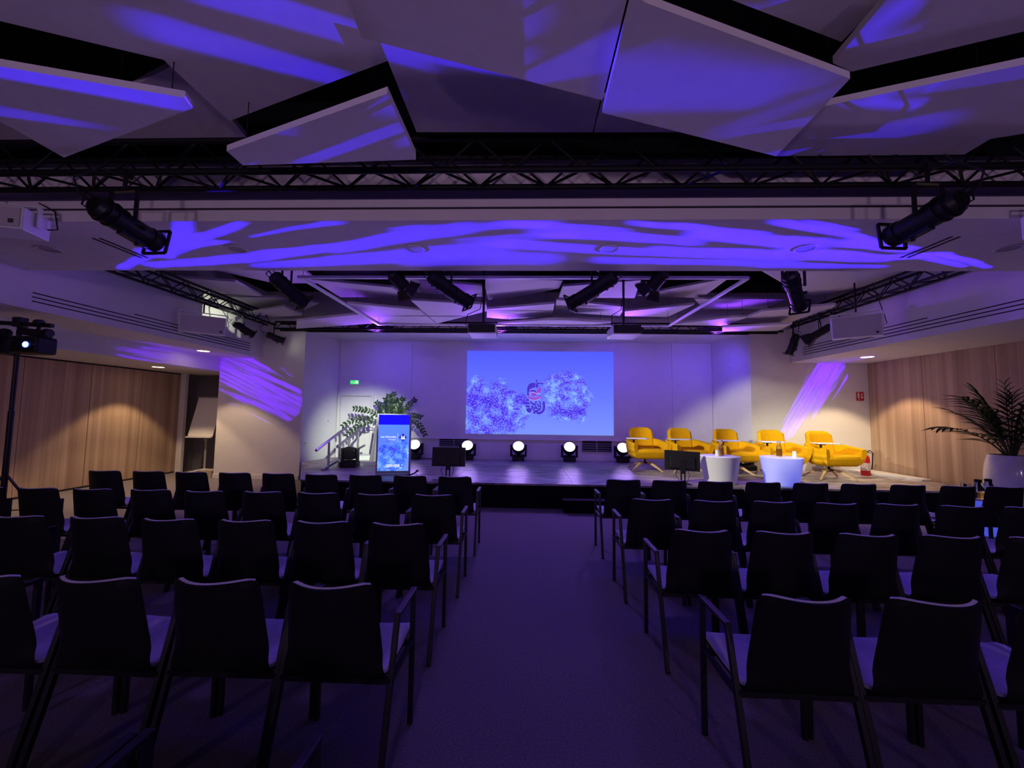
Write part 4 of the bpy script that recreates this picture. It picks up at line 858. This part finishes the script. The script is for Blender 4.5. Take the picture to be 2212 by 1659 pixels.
for x, y, z, l in ((3.27, 7.10, BZ, 'white upturned paper cup on the grey-white tub table'), (4.52, 7.05, BZ, 'white upturned paper cup on the blue-lit tub table')):
    t = thing('paper_cup', l, 'cup', (x, y, z), 0, 'cups on the tub tables'); obj('cup_wall', cup, t); obj('cup_rim', MB().lathe([(.036, .001), (.039, .003), (.036, .006)], 20).mesh('cup_rim', M['whitep'], smooth=True), t)
jar = MB().lathe([(.055, 0), (.060, .01), (.060, .15), (.040, .20), (.034, .23)], 22).mesh('jar_glass', M['glass'], smooth=True)
jl = MB().lathe([(.037, .225), (.040, .255), (.03, .26)], 18).mesh('jar_lid', M['plastic'], smooth=True)
jd = MB().lathe([(.053, .012), (.055, .09)], 18).mesh('drink', M['amber'], smooth=True)
for x, y, l, dr in ((6.20, 5.86, 'glass jar with dark lid and yellow drink on the floor tub table', True), (6.40, 5.92, 'empty glass jar with dark lid on the floor tub table', False)):
    t = thing('glass_jar', l, 'jar', (x, y, .466), 0, 'jars on the floor tub table'); obj('jar_glass', jar, t); obj('jar_lid', jl, t)
    if dr: obj('drink', jd, t)
for x, y, l in ((6.05, 5.86, 'tall clear tumbler at the left rim of the floor tub table'), (6.12, 5.98, 'tall clear tumbler behind the first jar on the floor tub table')):
    t = thing('glass_tumbler', l, 'glass', (x, y, .466), 0, 'tumblers on the floor tub table'); obj('tumbler_wall', MB().lathe([(.032, 0), (.040, .20), (.037, .20), (.030, .012)], 20).mesh('tumbler_wall', M['glass'], smooth=True), t); obj('tumbler_rim', MB().lathe([(.037, .199), (.0405, .201), (.037, .203)], 20, capb=False, capt=False).mesh('tumbler_rim', M['glass'], smooth=True), t)

# confidence monitors on the stage edge, backs to the room
def monitor(x, y, rz, tilt, label):
    t = thing('stage_monitor', label, 'monitor', (x, y, STAGE_Z), rz, 'monitors on the stage edge')
    mt = Matrix.Translation((0, 0, .385)) @ Matrix.Rotation(tilt, 4, 'Y') @ Matrix.Rotation(-.12, 4, 'X')
    obj('monitor_back', MB().box((0, 0, 0), (.575, .03, .325)).box((0, -.025, -.03), (.40, .03, .20)).xf(mt).mesh('monitor_back', M['plastic'], bevel=.006), t)
    obj('screen_panel', MB().box((0, .017, 0), (.55, .004, .30)).xf(mt).mesh('screen_panel', emis('monitor_picture', C(60, 70, 190), .5)), t)
    obj('badge', MB().cyl((-.14, -.016, .06), (-.14, -.018, .06), .012, n=14).xf(mt).mesh('badge', M['grey']), t)
    nk = obj('stand_neck', MB().box2((-.04, -.055, .17), (.04, -.035, .40)).box2((-.04, -.055, .012), (-.018, -.035, .17)).box2((.018, -.055, .012), (.04, -.035, .17)).box2((-.04, -.055, .012), (.04, -.035, .06)).mesh('stand_neck', M['plastic']), t)
    obj('stand_base', MB().box((0, -.03, .006), (.24, .20, .012)).mesh('stand_base', M['plastic'], bevel=.004), t)
    obj('cable', MB().tube([(-.10, -.03, .25), (-.12, -.06, .15), (-.05, -.09, .04), (-.06, -.12, .008), (-.25, -.10, .006)], .005, 6).tube([(.08, -.03, .25), (.10, -.06, .15), (.05, -.09, .03), (.10, -.12, .006)], .005, 6).mesh('cable', M['rubber']), t)
monitor(-1.31, 7.06, .0, 0, 'black monitor seen from behind on the stage edge, left of the aisle')
monitor(2.66, 7.06, -.10, .05, 'black monitor seen from behind on the stage edge, in front of the yellow armchairs')

# digital sign
KW, KH = .62, 1.11
k_ = thing('digital_sign', 'upright digital sign with blue picture and white lettering on the stage', 'display', (-2.43, 7.53, STAGE_Z), radians(11))
obj('housing', MB().box((0, .035, KH / 2), (KW, .07, KH)).mesh('housing', mat('silver_grey_frame', (.30, .29, .33, 1), .45), bevel=.006), k_)
obj('foot', MB().box((0, .05, .012), (.56, .34, .024)).mesh('foot', M['grey'], bevel=.004), k_)
DW, DH = .555, 1.03; DZ = .062 + DH / 2
dp = obj('display_picture', MB().box((0, 0, 0), (DW, .004, DH)).mesh('display_picture', cloud_screen('sign_picture', DW, DH, 'tall', 1.05)), k_, (0, -.003, DZ))
wht = emis('sign_white', C(235, 245, 255), 1.0); nav = emis('sign_navy', C(26, 36, 190), 1.0)
def letter(body, x, z, size, align, bold=0, shear=0): return obj('lettering', text_mesh(body, size, wht, .0006, align, 1.0, bold, shear), dp, (x, -.004, z), (pi / 2, 0, 0))
letter('Les Hivernales', .045, .094, .047, 'RIGHT', .0012)
obj('lettering', MB().box((-.03, -.004, .065), (.14, .001, .006)).box((-.005, -.004, .045), (.09, .001, .005)).mesh('lettering', wht), dp)
obj('divider', MB().box((.068, -.004, .10), (.005, .001, .15)).mesh('divider', wht), dp)
dm = .072; obj('emblem', MB().add([(.165 + a, -.0035, .10 + b) for a, b in ((-dm, 0), (0, -dm), (dm, 0), (0, dm))] + [(.165 + a, -.002, .10 + b) for a, b in ((-dm, 0), (0, -dm), (dm, 0), (0, dm))], [(0, 1, 2, 3), (7, 6, 5, 4), (0, 4, 5, 1), (1, 5, 6, 2), (2, 6, 7, 3), (3, 7, 4, 0)]).mesh('emblem', nav), dp)
obj('emblem_mark', MB().box((.165, -.0045, .078), (.074, .001, .030)).box((.165, -.0045, .106), (.074, .001, .014)).cyl((.142, -.004, .126), (.142, -.005, .126), .009, n=10).cyl((.188, -.004, .126), (.188, -.005, .126), .009, n=10).mesh('emblem_mark', wht), dp)
letter('SERVIER', -.005, -.445, .070, 'CENTER', .0022, .18)
obj('logo_mark', MB().tube([(.118, -.0045, -.452), (.130, -.0045, -.464), (.150, -.0045, -.462), (.162, -.0045, -.446)], .006, 6).cyl((.165, -.004, -.405), (.165, -.005, -.405), .010, n=10).mesh('logo_mark', wht), dp)
cb = thing('floor_cable', 'short black cable beside the foot of the digital sign', 'cable', me=MB().tube([(-2.05, 7.75, .44), (-1.98, 7.62, .46), (-2.02, 7.45, .43), (-2.10, 7.25, .41), (-2.2, 7.05, .41)], .014, 8).mesh('floor_cable', M['rubber'], smooth=True))

# handrails beside the stage steps
def rail(label, y0, z0, y1, z1, posts, low=None):
    t = thing('handrail', label, 'handrail', (-3.87, y0, STAGE_Z), 0, 'steel handrails on the stage')
    o_ = Vector((-3.87, y0, STAGE_Z)); q = lambda y, z: Vector((0, y - y0, z - STAGE_Z))
    obj('top_rail', MB().cyl(q(y0, z0), q(y1, z1), .026, n=14).cyl(q(y1, z1), q(y1 + .015, z1 + .045), .024, n=14).mesh('top_rail', M['steel'], smooth=True), t)
    for y, z in posts: obj('post', MB().cyl(q(y, STAGE_Z), q(y, z), .022, n=14).cyl(q(y, STAGE_Z), q(y, STAGE_Z + .012), .05, n=16).mesh('post', M['steel'], smooth=True), t)
    if low: obj('low_rail', MB().cyl(q(low[0], low[1]), q(low[2], low[3]), .026, n=14).mesh('low_rail', M['steel'], smooth=True), t)
rail('front steel handrail with a purple-lit spot, left on the stage', 7.507, .815, 8.835, 1.228, ((8.0, .96), (8.47, 1.11)))
rail('rear steel handrail with a low second rail behind the moving head', 8.346, .815, 9.793, 1.221, ((8.91, .97), (9.40, 1.11)), (7.769, .425, 9.784, .732))
bx_ = thing('floor_box', 'pale flat box lying on the stage in front of the door', 'box', (-3.72, 9.75, STAGE_Z), .2)
obj('box_body', MB().box((0, 0, .05), (.75, .35, .10)).mesh('box_body', M['whitep'], bevel=.006), bx_); obj('box_lid', MB().box((0, 0, .106), (.77, .37, .014)).mesh('box_lid', M['whitep'], bevel=.004), bx_)

# exit sign, socket, wall speaker ring, red fire sign
ex = thing('exit_sign', 'glowing green exit sign above the stage door', 'exit sign', (-4.375, BACK_Y - .02, 2.29))
obj('sign_box', MB().box((0, 0, 0), (.24, .04, .12)).mesh('sign_box', M['whitep'], bevel=.004), ex)
obj('sign_face', MB().box((0, -.021, 0), (.22, .003, .10)).mesh('sign_face', emis('exit_green', C(40, 225, 110), 1.0)), ex)
obj('running_figure', MB().box((.02, -.024, .0), (.02, .001, .05)).cyl((.03, -.0235, .037), (.03, -.0245, .037), .010, n=10).box((-.005, -.024, -.03), (.05, .001, .012)).box((.07, -.024, 0), (.05, .001, .075)).box((-.06, -.024, .0), (.055, .001, .014)).mesh('running_figure', emis('exit_white', C(225, 255, 230), 1.0)), ex)
sp_n = Vector((SR1[0] - SR0[0], SR1[1] - SR0[1], 0)).normalized(); ang = atan2(sp_n.y, sp_n.x)
wsx = SR0[0] + (SR1[0] - SR0[0]) * .5
ws = thing('wall_ring', 'round white wall fitting high on the right stage wall', 'wall fitting', (wsx - .004, 9.7, 2.65), ang)
obj('ring', MB().lathe([(.095, 0), (.13, 0), (.125, .03), (.10, .034)], 28, capb=False, capt=False).xf(Matrix.Rotation(-pi / 2, 4, 'X')).xf(Matrix.Scale(-1, 4, (0, 1, 0))).mesh('ring', M['whitep'], smooth=True, fix=True), ws)
obj('cover', MB().lathe([(.098, 0), (.095, .02)], 28).xf(Matrix.Rotation(pi / 2, 4, 'X')).mesh('cover', M['white'], smooth=True, fix=True), ws)
for x, y, z, l in ((-4.86, 9.95, 1.30, 'small wall switch left of the stage door'),):
    t = thing('wall_switch', l, 'switch', (-4.885, 9.94, 1.30), 0); obj('plate', MB().box((.01, 0, 0), (.02, .08, .08)).mesh('plate', M['whitep'], bevel=.004), t); obj('rocker', MB().box((.023, 0, 0), (.008, .03, .05)).mesh('rocker', M['grey']), t)
sk = thing('wall_socket', 'small socket low on the left angled stage wall', 'socket', (-5.025, 9.25, .80), 0); obj('plate', MB().box((.008, 0, 0), (.016, .08, .08)).mesh('plate', M['whitep'], bevel=.003), sk); obj('outlet', MB().cyl((.016, 0, 0), (.020, 0, 0), .02, n=14).mesh('outlet', M['grey']), sk)
rs = thing('fire_sign', 'small red fire equipment sign on the wall right of the stage', 'sign', (7.27, 9.092, 2.01))
obj('sign_plate', MB().box((0, 0, 0), (.16, .008, .19)).mesh('sign_plate', M['red'], bevel=.002), rs)
obj('pictogram', MB().box((-.035, -.005, .01), (.035, .002, .10)).box((-.035, -.005, .075), (.02, .002, .02)).box((.035, -.005, .04), (.04, .002, .03)).box((.035, -.005, -.02), (.04, .002, .05)).box((-.03, -.005, -.065), (.05, .002, .012)).mesh('pictogram', M['whitep']), rs)
fe = thing('fire_extinguisher', 'red fire extinguisher standing on the stage behind the rightmost armchair', 'extinguisher', (6.80, 8.46, STAGE_Z))
obj('cylinder', MB().lathe([(.07, 0), (.078, .01), (.078, .34), (.06, .39), (.03, .41)], 24).mesh('cylinder', M['red'], smooth=True), fe)
obj('label_band', MB().lathe([(.0795, .10), (.0795, .25)], 24, capb=False, capt=False).mesh('label_band', mat('extinguisher_label', (.75, .55, .52, 1), .5, var=.5, vscale=40)), fe)
obj('valve', MB().cyl((0, 0, .41), (0, 0, .46), .018, n=12).bar((0, 0, .46), (.10, -.02, .50), .02, .012).bar((0, 0, .45), (.10, -.02, .45), .02, .012).mesh('valve', M['black']), fe)
obj('hose', MB().tube([(0, 0, .44), (.06, -.06, .50), (.11, -.06, .44), (.10, -.05, .25), (.09, -.04, .12)], .010, 8).mesh('hose', M['rubber'], smooth=True), fe)
wbx = thing('floor_socket_box', 'small grey box under the rightmost armchair by the wall', 'box', (6.35, 8.95, STAGE_Z)); obj('box_body', MB().box((0, 0, .12), (.24, .16, .24)).mesh('box_body', M['grey'], bevel=.006), wbx); obj('box_lid', MB().box((-.06, -.083, .12), (.015, .008, .22)).mesh('box_lid', M['whitep']), wbx)
for pts, l, r_, m__ in (([(3.53, 6.80, .40), (3.54, 6.765, .36), (3.53, 6.76, .25), (3.60, 6.74, .15), (3.62, 6.72, .012), (3.66, 6.60, .006)], 'white cable hanging down the stage front below the grey-white tub table', .006, 'whitep'),
    ([(4.25, 8.95, .41), (4.10, 8.80, .41), (4.30, 8.70, .41), (4.45, 8.85, .41), (4.2, 9.0, .41), (3.9, 9.05, .41)], 'black cable coiled on the stage behind the middle armchair', .010, 'rubber'),
    ([(-2.52, 10.05, .41), (-2.40, 9.95, .42), (-2.25, 10.0, .41), (-2.1, 10.1, .41)], 'black cable beside the leftmost wash light', .010, 'rubber')):
    thing('floor_cable', l, 'cable', me=MB().tube(pts, r_, 8).mesh('floor_cable', M[m__], smooth=True))

# flip chart in the left recess
fc = thing('flip_chart', 'white flip chart easel on a star base in the dark left recess', 'flip chart', (-7.80, 9.80, 0))
obj('board', MB().box((0, 0, 0), (.62, .025, .98)).xf(Matrix.Translation((0, -.06, 1.37)) @ Matrix.Rotation(-.28, 4, 'X')).mesh('board', M['whitep'], bevel=.012), fc)
obj('pen_tray', MB().box((0, -.235, .885), (.62, .07, .03)).mesh('pen_tray', M['whitep'], bevel=.006), fc)
obj('clamp_bar', MB().box((0, .06, 1.845), (.64, .05, .03)).mesh('clamp_bar', M['grey'], bevel=.005), fc)
obj('pole', MB().cyl((0, 0, .08), (0, 0, 1.2), .024, n=14).cyl((0, -.03, .80), (0, .03, .80), .04, n=14).mesh('pole', M['grey'], smooth=True), fc)
for k in range(5):
    a = k * 2 * pi / 5 + .3; obj('foot', MB().bar((0, 0, .10), (.36 * cos(a), .36 * sin(a), .045), .045, .03, w1=.03, h1=.02).cyl((.35 * cos(a), .35 * sin(a), 0), (.35 * cos(a), .35 * sin(a), .04), .02, n=10).mesh('foot', M['whitep'], bevel=.004), fc)
cbx = thing('cardboard_box', 'small beige box on the floor at the foot of the left front wall', 'box', (-7.25, 9.22, 0), .2)
obj('box_body', MB().box((0, 0, .08), (.24, .20, .16)).mesh('box_body', M['card'], bevel=.004), cbx); obj('box_flap', MB().box((-.05, 0, .163), (.12, .19, .004)).mesh('box_flap', M['card']), cbx)

# ================================================================== PLANTS
def curve_pts(p0, d, L, bend, n=12):
    pts = [Vector(p0)]; d = Vector(d).normalized()
    for i in range(n):
        d = (d + Vector((0, 0, -bend / n))).normalized(); pts.append(pts[-1] + d * (L / n))
    return pts
lf = MB(); prof = [(0, 0), (.30, .5), (.62, .42), (1, 0)]
def leaf_mesh(name, wd, fold=.25, droop=.15):
    rows = []
    for i in range(7):
        t = i / 6; w_ = wd * sin(pi * min(1, t * .96 + .04)) ** .8 * (1 - .25 * t); z = -droop * t * t
        rows.append([Vector((t, -w_, z + fold * w_)), Vector((t, 0, z)), Vector((t, w_, z + fold * w_))])
    return MB().grid(rows, 7, 3).mesh(name, M['leaf'], smooth=True)
def look(d, up=Vector((0, 0, 1))):
    d = d.normalized(); y = up.cross(d)
    if y.length < .01: y = Vector((0, 1, 0))
    y.normalize(); z = d.cross(y); m = Matrix((d, y, z)).transposed(); return m.to_euler()
# broad-stemmed plant behind the digital sign
PX, PY = -3.22, 9.72
zp = thing('potted_plant', 'leafy dark green plant in a tall fluted planter behind the digital sign', 'potted plant', (PX, PY, STAGE_Z))
N = 56; rows = []
for z, k in ((0, .46), (.02, .46), (.80, .36), (.83, .36)): rows.append([Vector((cos(2 * pi * i / N) * (k + (.012 if i % 4 < 2 else 0)), sin(2 * pi * i / N) * (k + (.012 if i % 4 < 2 else 0)) * .8, z)) for i in range(N + 1)])
obj('planter', MB().grid(rows, 4, N + 1).add([p for p in rows[3][:-1]], [tuple(range(N))]).mesh('planter', M['planter'], fix=True), zp)
obj('soil', MB().lathe([(.26, .832), (.24, .845)], 24).mesh('soil', M['soil']), zp)
zl = leaf_mesh('leaf', .30)
random.seed(21)
STEMS = [(-.95, .75, 1.30, 1.35), (-.85, 1.05, 1.10, 1.0), (-.55, 1.1, .85, .5), (-.30, 1.4, .80, .4), (-.10, 1.8, .86, .3), (.06, 1.9, .93, .2), (.20, 1.6, .78, .4), (.42, 1.2, .85, .35), (.62, 1.1, .95, .4), (.75, 1.1, .85, 1.5), (.80, 1.0, 1.15, 2.5), (-.45, .9, .60, .8), (.45, .9, .55, .8), (-.9, .55, 1.25, 1.6)]
for dx, dz, L, bend in STEMS:
    dy = random.uniform(-.35, .35); pts = curve_pts((dx * .10, dy * .1, .84), (dx, dy, dz), L * .80, bend)
    sm = obj('stem', MB().tube(pts, .008, 6, [.011 - .007 * i / 12 for i in range(13)]).mesh('stem', M['stem'], smooth=True), zp)
    for i in range(4, 13):
        d = (pts[min(12, i + 1)] - pts[i - 1]).normalized(); sd = d.cross(Vector((random.uniform(-.3, .3), 1, random.uniform(-.2, .2)))).normalized()
        for s in (-1, 1):
            dd = d * .75 + sd * s * .8; sl = random.uniform(.085, .125) * (1.05 - .03 * abs(i - 8))
            o = obj('leaf', zl, sm, pts[i], look(dd, Vector((random.uniform(-.5, .5), -1, .4)))); o.scale = (sl, sl, sl)
# palm at the right edge
pp = thing('potted_palm', 'feathery palm in a big white glazed pot at the right edge', 'potted plant', (7.12, 6.25, 0))
obj('pot', MB().lathe([(.18, 0), (.20, .015)] + [(.30 * sqrt(1 - ((z_ - .62) / .84) ** 2) if z_ < .62 else .30 - .052 * ((z_ - .62) / .40) ** 2.2, z_) for z_ in [.06 + .06 * i for i in range(16)]] + [(.247, 1.015), (.243, 1.03), (.225, 1.03), (.225, .98)], 48).mesh('pot', M['glaze'], smooth=True), pp)
obj('soil', MB().lathe([(.225, .97), (.21, .985)], 24).mesh('soil', M['soil']), pp)
ll = leaf_mesh('leaflet', .085, .5, .28)
FR = [(-.66, .0, .85, 1.12, 1.10), (-.46, -.1, 1.10, 1.22, 1.10), (-.22, .15, 1.5, 1.05, .9), (-.34, .1, 1.25, .95, 1.0), (-.14, -.1, 1.5, .90, 1.1), (.02, .05, 1.8, 1.10, .8), (.06, -.4, 1.5, .95, 1.0), (-.1, -.35, 1.5, 1.05, 1.2), (.03, .35, 1.3, .85, 1.0), (-.30, .35, 1.3, .95, 1.2), (-.30, -.15, 1.3, .60, 1.5), (.0, -.3, 1.4, .7, 1.2), (.06, -.1, 1.3, .75, .9), (-.16, -.2, 1.8, .95, .9)]
random.seed(5)
for dx, dy, dz, L, bend in FR:
    pts = curve_pts((dx * .06, dy * .06, .96), (dx, dy, dz), L, bend, 14)
    fo = obj('frond', MB().tube(pts, .008, 6, [.012 - .009 * i / 14 for i in range(15)]).mesh('frond', M['stem'], smooth=True), pp)
    n0 = 4 if L > .9 else 3
    for i in range(n0, 15):
        d = (pts[min(14, i + 1)] - pts[i - 1]).normalized(); sd = d.cross(Vector((0, 0, 1))).normalized(); t = (i - n0) / (14 - n0)
        for s in (-1, 1):
            dd = d * (.6 + .7 * t) + sd * s * (1.0 - .45 * t) + Vector((0, 0, random.uniform(-.10, .18))); sl = L * (.36 - .16 * t) * random.uniform(.85, 1.1) * (.75 + .25 * min(1, t * 4)) * (1.0 if dx < -.05 else .72)
            o = obj('leaflet', ll, fo, pts[i], look(dd)); o.scale = (sl, sl * 1.25, sl)
